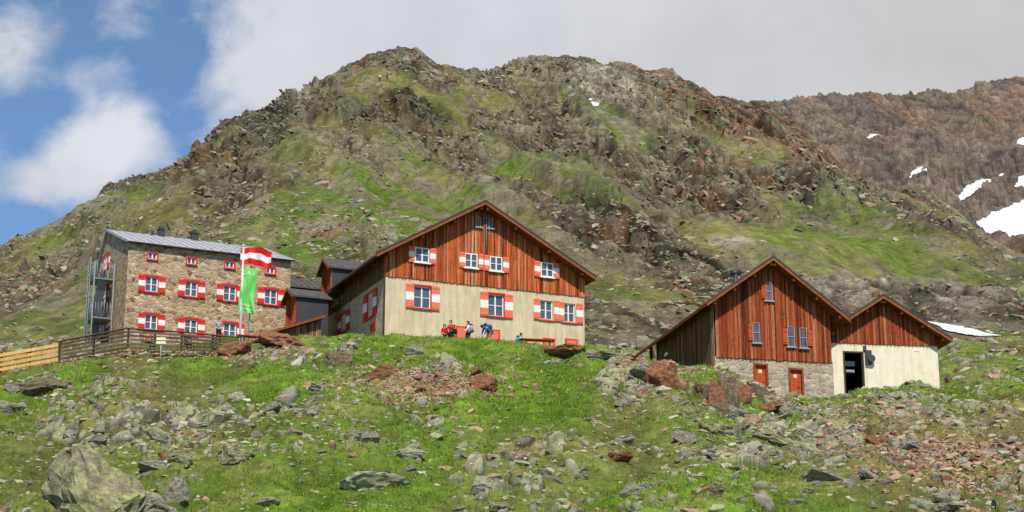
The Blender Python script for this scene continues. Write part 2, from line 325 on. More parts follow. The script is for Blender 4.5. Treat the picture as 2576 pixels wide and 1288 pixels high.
Dm=Ym*cp+Zm*sp; Xm=(xs[None,:]-CX)/F*Dm; _,pym=proj(Xm,Ym,Zm); pxm=np.broadcast_to(xs,Xm.shape)
rbm=gauss(pxm,pym,[(600,330,150,90,.5),(330,470,150,40,.4),(1000,320,180,60,.5),(1220,400,150,50,.4),(1730,250,150,50,.5),(1720,480,140,60,.55),(1500,200,200,60,.5),(1400,600,150,60,.25),(1640,640,120,40,.5),(2200,420,200,80,.4),(950,150,120,40,.3),(1880,320,150,70,.45),(680,500,130,40,.35),(2470,720,120,60,.5),(2250,780,260,60,.25),(100,740,150,60,.2),(800,260,110,50,.2),
  (1980,592,290,44,-1.3),(1180,270,110,55,-.6),(1450,420,100,60,-.45),(450,560,300,50,-.3),(1560,760,90,80,-.35),(1000,590,200,50,-.4),(150,620,150,40,-.25),(2150,640,200,25,-.4),(830,420,140,45,-.25),(1900,440,120,40,-.3),(900,220,120,35,-.2)])
YS=Ym/3.4
n1=fbm(Xm+YS*.8,YS,34,501,5); n2=fbm(Xm+YS*.8,YS,11,511,5,.6)
rmask=sm(.42,.58,n1*.45+n2*.55+rbm*.30+.015)
wp=(fbm(Xm,YS,6,521,4)-.5)*6; wp2=(fbm(Xm,YS,2,525,3)-.5)*2.4
sa,ca=math.sin(math.radians(52)),math.cos(math.radians(52))
la=(Xm*ca-YS*sa*1.5); ta=(Xm*sa+YS*ca*1.5)
ax=ta+wp; ay=la*.55+wp*.8
h1,e1,a1,a2,a3=blocks(ax,ay,13,601,4.6,.38,.55)
h2,e2,b1,b2,b3=blocks(ax+wp2,ay+wp2*.5,5.4,611,2.8,.55,.42)
h3,e3,c1,c2,c3=blocks(ax+wp2,ay*.9+wp2,2.3,621,1.2,.55,.45)
h4,e4,d1,d2,d3=blocks(Xm+wp2,YS*.9,1.05,631,.38,.3,.65)
pxdist=np.where(Ym<=Yr[None,:],pym-skyl[None,:],0)
big=np.minimum(1-.85*np.exp(-((Ym-Yr[None,:])/32)**2),1-.85*np.exp(-(np.clip(pxdist,0,None)/42)**2))
near_scale=sm(140,260,Ym)*.7+.3
meadow=sm(.2,.9,np.exp(-((pxm-1980)/310)**2-((pym-592)/46)**2))
snowpoly=[[(1462,258),(1480,257),(1488,262),(1470,264)],[(1474,268),(1500,269),(1512,274),(1494,281),(1482,276)],[(2334,814),(2400,825),(2470,837),(2530,849),(2450,848),(2390,839)]]
jx=pxm+(fbm(Xm,YS,2.2,921,4)-.5)*30; jy=pym+(fbm(Xm,YS,2.2,931,4)-.5)*12
snm=[inpoly(jx,jy,p) for p in snowpoly]; flat=np.zeros(Xm.shape)
for q in snm: flat=np.maximum(flat,q*1.)
for _ in range(6): flat[1:-1,1:-1]=np.maximum(flat[1:-1,1:-1],.93*np.maximum(np.maximum(flat[:-2,1:-1],flat[2:,1:-1]),np.maximum(flat[1:-1,:-2],flat[1:-1,2:])))
rough=rmask*(1-meadow)*(1-flat*.9)
gul=(ridged(Xm+YS*.9,YS*.45,36,811,4)-.6)*15
und=((fbm(Xm,YS,30,641,4)-.5)*9+gul)*big*near_scale*(1-.8*meadow)*(1-.6*flat)
disp=und+rough*(h1*big+h2*(.3+.7*big)+h3*(.6+.4*big)+h4)*near_scale+(1-rough)*(1-meadow)*(1-flat)*np.where(c1>.5,np.clip(h3,0,2)*.5,0)*near_scale+(1-rough)*.3*(fbm(Xm,YS,.9,651,3)-.5)
disp=disp-rough*(.9+1.0*big)*near_scale
Zmd=Zm+disp*sm(138,160,Ym)
Zmd[kr+2:]-=1.5
gm=mixc(SV(116,112,64),SV(106,124,54),sm(.35,.65,fbm(Xm,YS,20,661,4)))
gm=mixc(gm,SV(148,132,94),sm(.43,.66,fbm(Xm,YS,7,671,5))*.5)
gm=mixc(gm,SV(132,138,64),meadow*.6)
rm=mixc(SV(88,80,68),SV(156,142,118),b1*.35+c1*.65)
rm=mixc(rm,SV(132,130,92),sm(.44,.64,fbm(Xm,YS,4,681,4))*.5)
redz=np.clip(gauss(pxm,pym,[(1700,250,140,50,.9),(1720,480,160,60,.8),(1900,340,170,80,.8),(900,170,120,40,.5),(1300,450,150,60,.6),(450,450,160,40,.4),(2100,420,160,60,.7),(2200,790,260,50,.5),(150,760,150,60,.6)])+.2,0,1)
rm=mixc(rm,SV(144,100,76),((c2*.5+a2*.5)<redz*.6)*.65)
dark=np.clip(gauss(pxm,pym,[(600,330,170,90,1.0),(1020,320,190,55,1.0),(350,470,170,40,.8),(1380,430,150,60,.5),(1640,520,180,50,.5),(1560,640,150,40,.3),(2200,440,180,60,.6),(1850,300,160,60,.5)]),0,1)  # dark crags, plus cloud shadow painted in as darker rock colour
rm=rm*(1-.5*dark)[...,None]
scree=np.clip(gauss(pxm,pym,[(1510,225,130,70,1.0),(1850,615,70,26,.8),(2130,750,220,45,.75),(760,300,36,45,.7),(1230,480,60,25,.6),(2000,690,160,25,.5),(1130,470,50,30,.4),(2400,800,150,40,.6),(1650,330,90,30,.4)]),0,1)
scree=sm(.3,.7,scree+(n2-.5)*.9)
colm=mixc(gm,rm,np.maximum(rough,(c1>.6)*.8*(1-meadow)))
colm=mixc(colm,mixc(SV(154,144,126),SV(188,176,154),d1),scree*.85)
patch=meadow*(fbm(Xm,YS,5,691,4)>.6); colm=mixc(colm,SV(164,146,112),patch*.45)
crev=(.36+.64*e2)*(.4+.6*e3)*(.7+.3*e4); crev=1-rough*(1-crev)  # crevice shade and soil in the cracks, painted into the colour
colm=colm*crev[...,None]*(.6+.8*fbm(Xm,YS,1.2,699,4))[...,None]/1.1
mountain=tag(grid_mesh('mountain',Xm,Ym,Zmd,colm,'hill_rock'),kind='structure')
pxmd,pymd=proj(Xm,Ym,Zmd)
def mt_at(x,y):
    c=colx(x); p=pymd[:,c]; k=int(np.argmax(p<=y)); return Vector((Xm[k,c],Ym[k,c],Zmd[k,c]))
# ------------------------------------------------------------ far mountain
fx=np.arange(1650,3300,3.0); n_=len(fx)
fsky=np.interp(fx,[1650,1900,1940,2000,2070,2130,2190,2260,2300,2330,2400,2450,2520,2576,2700,3300],[302,264,248,238,230,236,224,228,228,215,225,209,194,184,172,122])+5
fr=np.linspace(0,1,290)[:,None]
fY=1150+fr*950; fyp=760*(1-fr)+fsky[None,:]*fr
d=ray(fx[None,:],fyp); fZ=d[2]/d[1]*fY; fD=fY*cp+fZ*sp; fX=(fx[None,:]-CX)/F*fD; fY=np.broadcast_to(fY,fX.shape).copy()
fS=fY/3.6; fpx=np.broadcast_to(fx[None,:],fX.shape)
wq=(fbm(fX,fS,50,711,4)-.5)*40
rid=ridged(fX+fS*.9,fS*.6,80,721,6,.6)
fa_=fX*.8+fS*.9; fb_=(fS*.9-fX*.6)*.6
q1,k1,s1,s2,s3=blocks(fa_+wq,fb_+wq*.5,30,731,8,.3,.5); q2,k2,t1,t2,t3=blocks(fa_+wq*.5,fb_,12,741,6,.5,.4); q3,k3,u1,u2,u3=blocks(fX,fS,5,751,3.4,.5,.35)
fpoly=[[(2455,562),(2520,530),(2576,508),(2640,495),(2760,640),(2576,622),(2520,614),(2480,596)],[(2396,512),(2420,484),(2460,464),(2500,452),(2542,441),(2505,463),(2460,483),(2430,500),(2405,514)],[(2280,461),(2303,428),(2318,430),(2312,440),(2345,431),(2325,448),(2300,460)],[(2130,408),(2142,398),(2158,400),(2142,412)],[(2553,370),(2566,350),(2590,348),(2580,366)],[(2553,478),(2565,450),(2600,443),(2590,474)],[(2180,350),(2191,342),(2206,342),(2192,351)]]
jx=fpx+(fbm(fX,fS,14,941,5,.6)-.5)*16; jy=fyp+(fbm(fX,fS,14,951,5,.6)-.5)*10
fsn=[inpoly(jx,jy,p) for p in fpoly]; ff=np.zeros(fX.shape)
for q in fsn: ff=np.maximum(ff,q*1.)
for _ in range(6): ff[1:-1,1:-1]=np.maximum(ff[1:-1,1:-1],.95*np.maximum(np.maximum(ff[:-2,1:-1],ff[2:,1:-1]),np.maximum(ff[1:-1,:-2],ff[1:-1,2:])))
fd=((rid-.6)*52*(1-.85*fr**5)+q1*(1-.8*fr**5)+q2+q3-5)*(1-.9*ff)
fZd=fZ+fd*sm(0,.08,fr)
cf=mixc(SV(122,106,96),SV(182,158,138),s1*.25+t1*.35+u1*.4); cf=mixc(cf,SV(176,132,106),sm(.42,.62,fbm(fX,fS,60,761,5))*.6); cf=mixc(cf,SV(104,98,94),sm(.48,.62,fbm(fX,fS,36,771,5))*.55)
cf=mixc(cf,SV(144,140,100),sm(.50,.64,fbm(fX+fS,fS,45,781,5))*.3); cf=mixc(cf,SV(144,142,104),sm(.42,.0,fr+0*fX)*.45); cf=cf*(.52+.48*k2)[...,None]*(.6+.4*k3)[...,None]; cf=cf*.96+SV(140,146,160)*.04  # block edges darkened, then blue-grey distance haze mixed into the colour
far=tag(grid_mesh('far_mountain',fX,fY,fZd,cf/.88,'rocky_far'),kind='structure')
def snow(X,Y,Z,m,lift):
    R,C=X.shape; idx=np.arange(R*C).reshape(R,C); q=m[:-1,:-1]
    Fc=np.stack([idx[:-1,:-1],idx[:-1,1:],idx[1:,1:],idx[1:,:-1]],-1)[q]
    if len(Fc)==0: return
    u,inv=np.unique(Fc,return_inverse=True); V=np.stack([X,Y,Z+lift],-1).reshape(-1,3)[u]
    tag(raw_mesh('snow_patch',V,inv.reshape(-1,4),4,'snow'),kind='structure')
for q in fsn: snow(fX,fY,fZd,q,1.2)
for q in snm: snow(Xm,Ym,Zmd,q,.12)
# ------------------------------------------------------------ scattered stones and grass tufts
def hull_variant(seed,n=13,flat=.5):
    r=random.Random(seed); bm=bmesh.new()
    for _ in range(n):
        v=Vector((r.gauss(0,1),r.gauss(0,1),r.gauss(0,1))).normalized(); bm.verts.new((v.x,v.y*r.uniform(.6,1),v.z*flat))
    res=bmesh.ops.convex_hull(bm,input=bm.verts[:])
    bmesh.ops.delete(bm,geom=[e for e in res['geom_interior'] if isinstance(e,bmesh.types.BMVert)],context='VERTS')
    bmesh.ops.triangulate(bm,faces=bm.faces[:]); bmesh.ops.recalc_face_normals(bm,faces=bm.faces[:]); bm.verts.index_update()
    V=np.array([v.co[:] for v in bm.verts]); Fc=np.array([[v.index for v in f.verts] for f in bm.faces]); bm.free(); return V,Fc
HV=[hull_variant(k,random.choice((9,12,15)),random.choice((.35,.45,.6))) for k in range(24)]
def scatter(name,pos,size,cols,mat='stone_scatter',tilt=.5,sink=.12,parent=None,dip=0.,tx=.3,stretch=1.):
    Vs=[];Fs=[];Cs=[];n=0
    for p,s,c in zip(pos,size,cols):
        V,Fc=HV[random.randrange(len(HV))]
        R=np.array(Euler((random.gauss(tx,tilt*.6),random.gauss(dip,tilt*.6),random.gauss(0,.5))).to_matrix())
        W=(V*s*np.array([random.uniform(.9,1.5)*stretch,random.uniform(.6,1),random.uniform(.7,1.2)]))@R.T+np.array(p)+np.array([0,0,s*sink])
        Vs.append(W);Fs.append(Fc+n);n+=len(V);Cs.append(np.tile(c,(len(V),1)))
    return raw_mesh(name,np.concatenate(Vs),np.concatenate(Fs),3,mat,np.concatenate(Cs),parent)
PAL=[SV(142,138,120),SV(168,160,136),SV(120,114,102),SV(160,132,110),SV(180,172,148),SV(156,158,120)]
REDP=[SV(164,122,98),SV(180,144,118),SV(144,102,80),SV(174,154,128),SV(154,128,110)]
def pick(w,n,R0,R1):
    w=w[R0:R1].ravel(); w=np.clip(w,0,None); k=rng.choice(len(w),n,p=w/w.sum()); return k+R0*NC
area=(Dg/F)**1.6
vis=(pxg>-150)&(pxg<2720)
wgt=np.clip(rb+.11,0.03,1)**1.35*area*vis
ks=pick(wgt,12500,20,RC+2)
P0=np.stack([Xg,Yg,Zd],-1).reshape(-1,3)
rr=rreg.ravel()[ks]
sz=np.clip(rng.lognormal(-2.4,.62,len(ks)),.04,.55)
tag(scatter('loose_stones',P0[ks],sz,[random.choice(REDP if random.random()<q+.08 else PAL)*random.uniform(.72,1.12)/1.04 for q in rr],sink=-.08),'loose grey and rusty stones strewn over the grassy slope below the houses','stones',kind='stuff')
w2=np.exp(-((pxg-1080)/165)**2-((pyg-962)/34)**2)+.75*np.exp(-((pxg-2430)/180)**2-((pyg-1180)/60)**2)+.35*np.exp(-((pxg-2130)/60)**2-((pyg-1070)/30)**2)
ks=pick(w2*area*vis,4400,20,RC)
tag(scatter('scree_stones',P0[ks],np.clip(rng.lognormal(-2.35,.45,len(ks)),.05,.3),[random.choice(REDP)*random.uniform(.75,1.15)/1.05 for _ in ks],tilt=.7,sink=.05),'reddish broken stones heaped in bare patches on the slope','scree',kind='stuff')
Pm=np.stack([Xm,Ym,Zmd],-1).reshape(-1,3)
inv_=((pxm>-150)&(pxm<2720))
rz_=redz.ravel(); dk_=dark.ravel()  # dk_ carries dark crags and painted cloud shadow into the stone colours
wn=vis*np.clip(.4+(fbm(Xg,Yg*.5,5,53,4)-.5)*2.2,.05,1)*((pxg>1460)|(pxg<260)); wn[:RC+30]=0
ks=rng.choice(wn.size,1800,p=wn.ravel()/wn.sum()); PA=P0[ks]
wn=inv_*np.clip(.45+(n2-.48)*2.5,.04,1)*(1-flat)*(1-meadow); wn[:2]=0; wn[230:]=0
k2_=rng.choice(wn.size,8000,p=wn.ravel()/wn.sum()); PB=Pm[k2_]
tag(scatter('rubble',np.concatenate([PA,PB]),np.clip(rng.lognormal(-1.75,.55,len(PA)+len(PB)),.07,.8),[random.choice(REDP if random.random()<.35 else PAL)*random.uniform(.7,1.15)/1.05 for _ in range(len(PA)+len(PB))],'hill_stone',sink=-.02,tilt=.6),'crisp broken rubble covering the foot of the mountain right behind the houses','stones',kind='stuff')
wm=(np.clip(.22+rbm*.4+(n2-.45)*1.5,0.02,1))*(1-meadow*.97)*(1-flat)*inv_*(Dm/F)**1.5
wm[:120]=0; wm[sum(mns[:4]):]*=.7; wm[kr-4:]=0
ks=rng.choice(wm.size,17000,p=wm.ravel()/wm.sum())
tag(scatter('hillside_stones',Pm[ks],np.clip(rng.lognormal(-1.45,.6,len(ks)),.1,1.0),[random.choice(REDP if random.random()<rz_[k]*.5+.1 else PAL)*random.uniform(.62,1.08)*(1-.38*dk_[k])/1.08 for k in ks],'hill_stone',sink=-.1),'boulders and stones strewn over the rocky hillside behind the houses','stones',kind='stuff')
wo=rough**2*(1-flat)*(1-.7*scree)*inv_*(Dm/F)**1.8; wo[:20]=0; wo[kr+1:]=0
ks=rng.choice(wo.size,12000,p=wo.ravel()/wo.sum())
dd=Dm.ravel()[ks]/400.
onr=1-.75*np.maximum(np.exp(-((Ym-Yr[None,:])/20)**2),np.exp(-(np.clip(pxdist,0,None)/22)**2)).ravel()[ks]
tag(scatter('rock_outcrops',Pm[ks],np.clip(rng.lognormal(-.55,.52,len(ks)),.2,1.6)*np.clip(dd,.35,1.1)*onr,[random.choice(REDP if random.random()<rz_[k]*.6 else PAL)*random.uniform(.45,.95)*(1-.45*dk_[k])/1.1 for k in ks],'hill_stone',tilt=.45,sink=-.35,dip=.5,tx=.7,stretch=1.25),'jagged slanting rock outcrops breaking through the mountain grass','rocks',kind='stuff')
wt=(1-rock)*area*vis*(.15+lush)
ks=pick(wt,21000,24,len(Yg)-50)
tv=[];tf=[];n=0
for k in ks:
    p=P0[k]; hgt=random.uniform(.06,.19)
    for b in range(5):
        a=random.uniform(0,6.28); l=random.uniform(.04,.14); ox,oy=random.gauss(0,.09),random.gauss(0,.09)
        bx,by=math.cos(a+1.57)*.018,math.sin(a+1.57)*.018
        tv+=[(p[0]+ox-bx,p[1]+oy-by,p[2]-.02),(p[0]+ox+bx,p[1]+oy+by,p[2]-.02),(p[0]+ox+math.cos(a)*l,p[1]+oy+math.sin(a)*l,p[2]+hgt*random.uniform(.7,1.2))]
        tf.append((n,n+1,n+2)); n+=3
tag(raw_mesh('grass',np.array(tv),np.array(tf),3,'grass_blade'),'short green alpine grass tufts growing between the rocks','grass',kind='stuff')
# ------------------------------------------------------------ boulders
def boulder_mesh(seed,mat,crack=.09):
    r=random.Random(seed); bm=bmesh.new()
    for _ in range(18):
        v=Vector((r.gauss(0,1),r.gauss(0,1),r.gauss(0,1))).normalized(); v=Vector((max(-.85,min(.85,v.x*1.15)),v.y,max(-.7,min(.75,v.z*1.15)))); bm.verts.new((v.x,v.y,v.z))
    res=bmesh.ops.convex_hull(bm,input=bm.verts[:]); bmesh.ops.delete(bm,geom=[e for e in res['geom_interior'] if isinstance(e,bmesh.types.BMVert)],context='VERTS')
    bmesh.ops.triangulate(bm,faces=bm.faces[:])
    bmesh.ops.subdivide_edges(bm,edges=bm.edges[:],cuts=7,use_grid_fill=True); bmesh.ops.recalc_face_normals(bm,faces=bm.faces[:]); bm.normal_update()
    o=Vector((seed*3.1,seed*1.7,seed*.9))
    for v in bm.verts:
        q=v.co.copy(); st=mnoise.noise(Vector((q.x*1.2+q.z,q.y*1.2,q.z*4-q.x*1.5))+o)
        qq=q+Vector((mnoise.noise(q*3+o),mnoise.noise(q*3-o),mnoise.noise(q*3+o*2)))*.15
        cc=mnoise.voronoi(Vector((qq.x*1.5,qq.y*1.5,qq.z*1.9))+o)[0]; e=min(1,(cc[1]-cc[0])*7)
        v.co=q+v.normal*(.05*st-crack*(1-e)+.03*mnoise.noise(q*6+o)+.08*mnoise.noise(q*1.6+o)+.02*mnoise.noise(q*13+o))
    me=bpy.data.meshes.new('boulder'); bm.to_mesh(me); bm.free(); me.materials.append(MT[mat]); return me
BM={}
for mi,mn in enumerate(('rock_grey','rock_red','rock_dark','rock_pale')): BM[mn]=[boulder_mesh(10*mi+k+1,mn) for k in range(5)]
BM['rock_lichen']=[boulder_mesh(73+k,'rock_lichen',.13) for k in range(5)]
def boulder(x,y,w,h,mat,label,group=None,tilt=.15,var=None):
    p=fg_at(x,y); D=p.y*cp+p.z*sp; sx=w*D/F/2/.86; szz=h*D/F/1.35
    o=bpy.data.objects.new('boulder',BM[mat][var if var is not None else random.randrange(5)]); link(o)
    o.location=(p.x,p.y+sx*.25,p.z+szz*.34); o.scale=(sx,sx*random.uniform(.6,.85),szz); o.rotation_euler=(random.gauss(0,tilt),random.gauss(0,tilt),random.gauss(0,.25))
    return tag(o,label,'rock',group)
BL=[(212,1306,280,215,'rock_lichen','huge cracked boulder with yellow green lichen in the bottom left corner'),
(372,1300,140,96,'rock_grey','grey slab leaning against the right side of the huge lichen boulder'),
(440,1262,70,80,'rock_grey','upright grey rock behind the leaning slab in the lower left'),
(590,1160,90,66,'rock_lichen','rounded lichen boulder upslope of the huge bottom left boulder'),
(380,1182,70,30,'rock_grey','flat grey rock resting just above the huge bottom left boulder'),
(930,1232,165,62,'rock_pale','wide pale green lichen boulder low on the slope left of centre'),
(957,958,86,56,'rock_red','brown blocky boulder on the slope below the main hut side wall'),
(852,918,70,42,'rock_dark','dark low rock just under the crest left of the brown blocky boulder'),
(1215,985,78,58,'rock_red','rusty red split boulder at the right end of the central rubble patch'),
(1672,972,98,80,'rock_red','large rusty orange boulder on the crest left of the barn'),
(1610,950,80,44,'rock_grey','grey sloping rock beside the large rusty orange boulder'),
(1800,1016,50,76,'rock_red','tall rust stained block at the left of the jagged outcrop before the barn'),
(1838,1024,50,98,'rock_dark','tallest dark upright rock of the jagged outcrop before the barn'),
(1872,1016,44,66,'rock_red','pointed rusty rock at the right of the jagged outcrop before the barn'),
(1770,1000,50,50,'rock_dark','low dark rock at the left foot of the jagged outcrop before the barn'),
(1818,1045,60,40,'rock_dark','low dark block at the front foot of the jagged outcrop before the barn'),
(1858,1046,48,36,'rock_grey','small grey block at the front right foot of the jagged outcrop'),
(1945,1036,70,40,'rock_red','reddish rock below the two barn doors'),
(1908,1000,44,46,'rock_dark','narrow dark rock under the left barn door'),
(2272,1004,66,26,'rock_pale','low pale rock in front of the white walled annex'),
(1425,896,112,40,'rock_red','flat reddish outcrop under the right corner of the main hut'),
(1520,905,90,34,'rock_grey','low grey outcrop on the crest between main hut and barn'),
(705,868,130,42,'rock_red','broad reddish outcrop in front of the timber shed'),
(590,888,90,40,'rock_red','rusty rock pile edge at the right end of the dark fence'),
(1042,892,50,34,'rock_grey','small grey block on the grass below the main hut'),
(100,995,170,42,'rock_dark','long dark outcrop below the pale fence on the left'),
(28,1035,70,44,'rock_grey','grey rock at the left edge of the photo below the dark outcrop'),
(1965,1120,150,30,'rock_lichen','wide low mossy slab on the slope below the barn'),
(1800,1085,90,40,'rock_lichen','angular mossy outcrop left of the wide low mossy slab'),
(2080,1210,120,34,'rock_grey','grey ledge in the lower right below the mossy slab'),
(1565,1158,64,32,'rock_red','lone reddish stone in the middle of the lower slope'),
(742,1042,70,28,'rock_pale','pale flat rock on the slope beneath the fence end'),
(1030,1150,90,30,'rock_pale','pale green rock above the wide lichen boulder left of centre'),
(1720,1110,70,36,'rock_grey','tilted grey rock upslope of the lone reddish stone'),
(800,985,56,30,'rock_grey','grey rock left of the central rubble patch')]
for k,b in enumerate(BL): boulder(*b,var=(2 if k==0 else k%5))
cols4=['rock_grey','rock_pale','rock_grey','rock_lichen','rock_pale']
for k in range(180):
    for _ in range(40):
        x=random.uniform(-60,2640); c=colx(x); y=random.uniform(crest[c]+30,1300); p=fg_at(x,y)
        r_=int(np.argmin(np.abs(Yg[:,c]-p.y)))
        if random.random()<np.clip(rb[r_,c]*2+.15,0,1): break
    sc=(.5+.5*(y-840)/450); w=random.uniform(17,40)*sc*random.choice((1,1,1,1.3,1.9))
    red=rreg[r_,c]>.4
    mt='rock_red' if red and random.random()<.6 else random.choice(cols4)
    nm={'rock_grey':'grey weathered rock half sunk in the grass','rock_red':'rust brown rock lying among the slope rubble','rock_lichen':'brownish lichen flecked rock lying on the grassy slope','rock_pale':'pale lichen covered rock lying on the grassy slope'}[mt]
    gp={'rock_grey':'grey rocks on the slope','rock_red':'rust brown rocks on the slope','rock_lichen':'brownish rocks on the slope','rock_pale':'pale rocks on the slope'}[mt]
    boulder(x,y,w,w*random.uniform(.4,.65),mt,nm,gp,.3)
# ------------------------------------------------------------ building parts
def wallholes(mb,a0,a1,b0,b1,holes,depth,c=0,mi=0):
    A=sorted({a0,a1,*[v for h in holes for v in (h[0],h[1])]}); B=sorted({b0,b1,*[v for h in holes for v in (h[2],h[3])]})
    for i in range(len(A)-1):
        for j in range(len(B)-1):
            ca=(A[i]+A[i+1])/2; cb=(B[j]+B[j+1])/2
            if any(h[0]<ca<h[1] and h[2]<cb<h[3] for h in holes): continue
            mb.face([(A[i],B[j],c),(A[i+1],B[j],c),(A[i+1],B[j+1],c),(A[i],B[j+1],c)],mi)
    for h in holes:
        x0,x1,z0,z1=h
        for q in ([(x0,z0),(x1,z0)],[(x1,z0),(x1,z1)],[(x1,z1),(x0,z1)],[(x0,z1),(x0,z0)]):
            mb.face([(*q[0],c),(*q[1],c),(*q[1],c-depth),(*q[0],c-depth)],mi)
def window(parent,mp,a,b,w,h,c,surround=None,sill='white_paint',shutters=(),shut='salmon_paint',cs=.05,bars=1,mull=True,frame='white_paint',ft=.07,st=.09,so=.0):
    x0,x1,z0,z1=a-w/2,a+w/2,b-h/2,b+h/2
    mb=MB(mp); mb.box(x0,x1,z0,z0+ft,c-.06,c); mb.box(x0,x1,z1-ft,z1,c-.06,c); mb.box(x0,x0+ft,z0+ft,z1-ft,c-.06,c); mb.box(x1-ft,x1,z0+ft,z1-ft,c-.06,c)
    if mull: mb.box(a-.045,a+.045,z0+ft,z1-ft,c-.05,c+.01)
    for k in range(bars):
        zz=z0+(z1-z0)*(k+1)/(bars+1)
        if mull:
            mb.box(x0+ft,a-.045,zz-.022,zz+.022,c-.045,c-.005); mb.box(a+.045,x1-ft,zz-.022,zz+.022,c-.045,c-.005)
        else: mb.box(x0+ft,x1-ft,zz-.022,zz+.022,c-.045,c-.005)
    o=mb.build('window',frame,parent)
    mb=MB(mp); mb.box(x0+ft*.5,x1-ft*.5,z0+ft*.5,z1-ft*.5,c-.056,c-.04); mb.build('pane','glass',o)
    if surround:
        mb=MB(mp); t=st; k0,k1=so-.16,so+.05
        mb.box(x0-t,x0-.004,z0-t*.3,z1+t,k0,k1); mb.box(x1+.004,x1+t,z0-t*.3,z1+t,k0,k1); mb.box(x0-.004,x1+.004,z1+.004,z1+t,k0,k1-.003)
        mb.build('surround',surround,o)
    mb=MB(mp); mb.box(x0-.1,x1+.1,z0-.09,z0-.006,c-.06,so+.12); mb.build('sill',surround or sill,o)
    for (sa,sw) in shutters:
        mb=MB(mp); q0,q1=sa-sw/2,sa+sw/2; e=h*.04; s0,s1=z0-e,z1+e; d=(s1-s0)/3
        mb.box(q0,q1,s0,s0+d,cs,cs+.05,0); mb.box(q0,q1,s0+d,s0+2*d,cs,cs+.05,1); mb.box(q0,q1,s0+2*d,s1,cs,cs+.05,0)
        for zz in (s0+.08,s1-.14): mb.box(q0+.03,q1-.03,zz,zz+.06,cs+.05,cs+.07,0)
        mb.build('shutter',[shut,'white_paint'],o)
    return o
def boards(mb,a0,a1,bot,top,pitch,c0,rag=.05):
    n=max(1,round((a1-a0)/pitch)); p=(a1-a0)/n
    for k in range(n):
        l,r=a0+k*p,a0+(k+1)*p; t=min(1,max(0,random.gauss(.5,.3))); b=bot-random.uniform(0,rag)
        if max(top(l),top(r))<=b+.02: continue
        tl,tr=max(top(l),b+.01),max(top(r),b+.01); d=random.uniform(.028,.04)
        mb.hexa([(l+.004,b,c0),(r-.004,b,c0),(r-.004,b,c0+d),(l+.004,b,c0+d),(l+.004,tl,c0),(r-.004,tr,c0),(r-.004,tr,c0+d),(l+.004,tl,c0+d)],0,t)
        if k:
            t2=min(1,max(0,random.gauss(.40,.24))); tl,tr=max(b+.01,top(l-.03)),max(b+.01,top(l+.03)); b2=b-random.uniform(-.02,.05)
            mb.hexa([(l-.035,b2,c0+.042),(l+.035,b2,c0+.042),(l+.035,b2,c0+.078),(l-.035,b2,c0+.078),(l-.035,tl,c0+.042),(l+.035,tr,c0+.042),(l+.035,tr,c0+.078),(l-.035,tl,c0+.078)],0,t2)
def roof_gable(parent,tL,ap,tR,w0,w1,th,top='roof_dark',soffit='soffit_wood',verge='verge_wood',purl=True,vh=.2):
    tv=[tL,ap,tR]; lo=[(a,b-th) for a,b in tv]
    mb=MB()
    for i in (0,1):
        p,q=tv[i],tv[i+1]; pl,ql=lo[i],lo[i+1]
        mb.face([(p[0],w0,p[1]),(q[0],w0,q[1]),(q[0],w1,q[1]),(p[0],w1,p[1])],0)
        mb.face([(pl[0],w0,pl[1]),(ql[0],w0,ql[1]),(ql[0],w1,ql[1]),(pl[0],w1,pl[1])],1)
        for w in (w0,w1): mb.face([(p[0],w,p[1]),(q[0],w,q[1]),(ql[0],w,ql[1]),(pl[0],w,pl[1])],1)
    for k in (0,2): mb.face([(tv[k][0],w0,tv[k][1]),(tv[k][0],w1,tv[k][1]),(lo[k][0],w1,lo[k][1]),(lo[k][0],w0,lo[k][1])],1)
    ro=mb.build('roof',[top,soffit],parent)
    for i in (0,1):
        p,q=tv[i],tv[i+1]; mb=MB(lambda a,b,c:(a,c,b)); mb.prism([(p[0],p[1]-.05),(q[0],q[1]-.05),(q[0],q[1]-.05-vh),(p[0],p[1]-.05-vh)],w0-.045,w0-.004,tone=.6); mb.build('verge_board',verge,ro)
        mb=MB(lambda a,b,c:(a,c,b)); mb.prism([(p[0],p[1]+.07),(q[0],q[1]+.07),(q[0],q[1]-.045),(p[0],p[1]-.045)],w0-.07,w0-.0,tone=.6); mb.build('verge_flashing','dark_metal',ro)
    if purl:
        for f in (.12,.42,.72,.97):
            for (p,q) in ((tL,ap),(tR,ap)):
                a=p[0]+(q[0]-p[0])*f; b=p[1]+(q[1]-p[1])*f-th; s=.09
                mb=MB(); mb.box(a-s,a+s,w0+.08,.0,b-.24,b-.03,tone=.4); mb.build('purlin',soffit,ro)
    return ro
def topline(tL,ap,tR,th):
    return lambda a:np.interp(a,[tL[0],ap[0],tR[0]],[tL[1],ap[1],tR[1]])-th-.01
# ------------------------------------------------------------ main hut
Fm=Frame(967,850,118,23); W,_=Fm.front(1470,800); vw=(Fm.front(968,690)[1]+Fm.front(1470,745)[1])/2
hut=empty('gabled_hut',Fm.O,Fm.t,'large mountain hut with cream rendered ground floor and orange timber gable in the centre','house')
w0=-.95; TH=.2
tL=Fm.front(948,636,w0); ap=Fm.front(1221,505,w0); tR=Fm.front(1500,697,w0)
wA=Fm.side(836,728,tL[0])[0]; wB=Fm.side(748,792,tL[0])[0]; L=wB+3.2
roof_m=roof_gable(hut,tL,ap,tR,w0,L+.6,TH)
def rect(Fr,x,y,wpx,hpx,side=False):
    f=Fr.side if side else Fr.front
    a0=f(x-wpx/2,y)[0]; a1=f(x+wpx/2,y)[0]; b0=f(x,y+hpx/2)[1]; b1=f(x,y-hpx/2)[1]; return (a0+a1)/2,(b0+b1)/2,abs(a1-a0),b1-b0
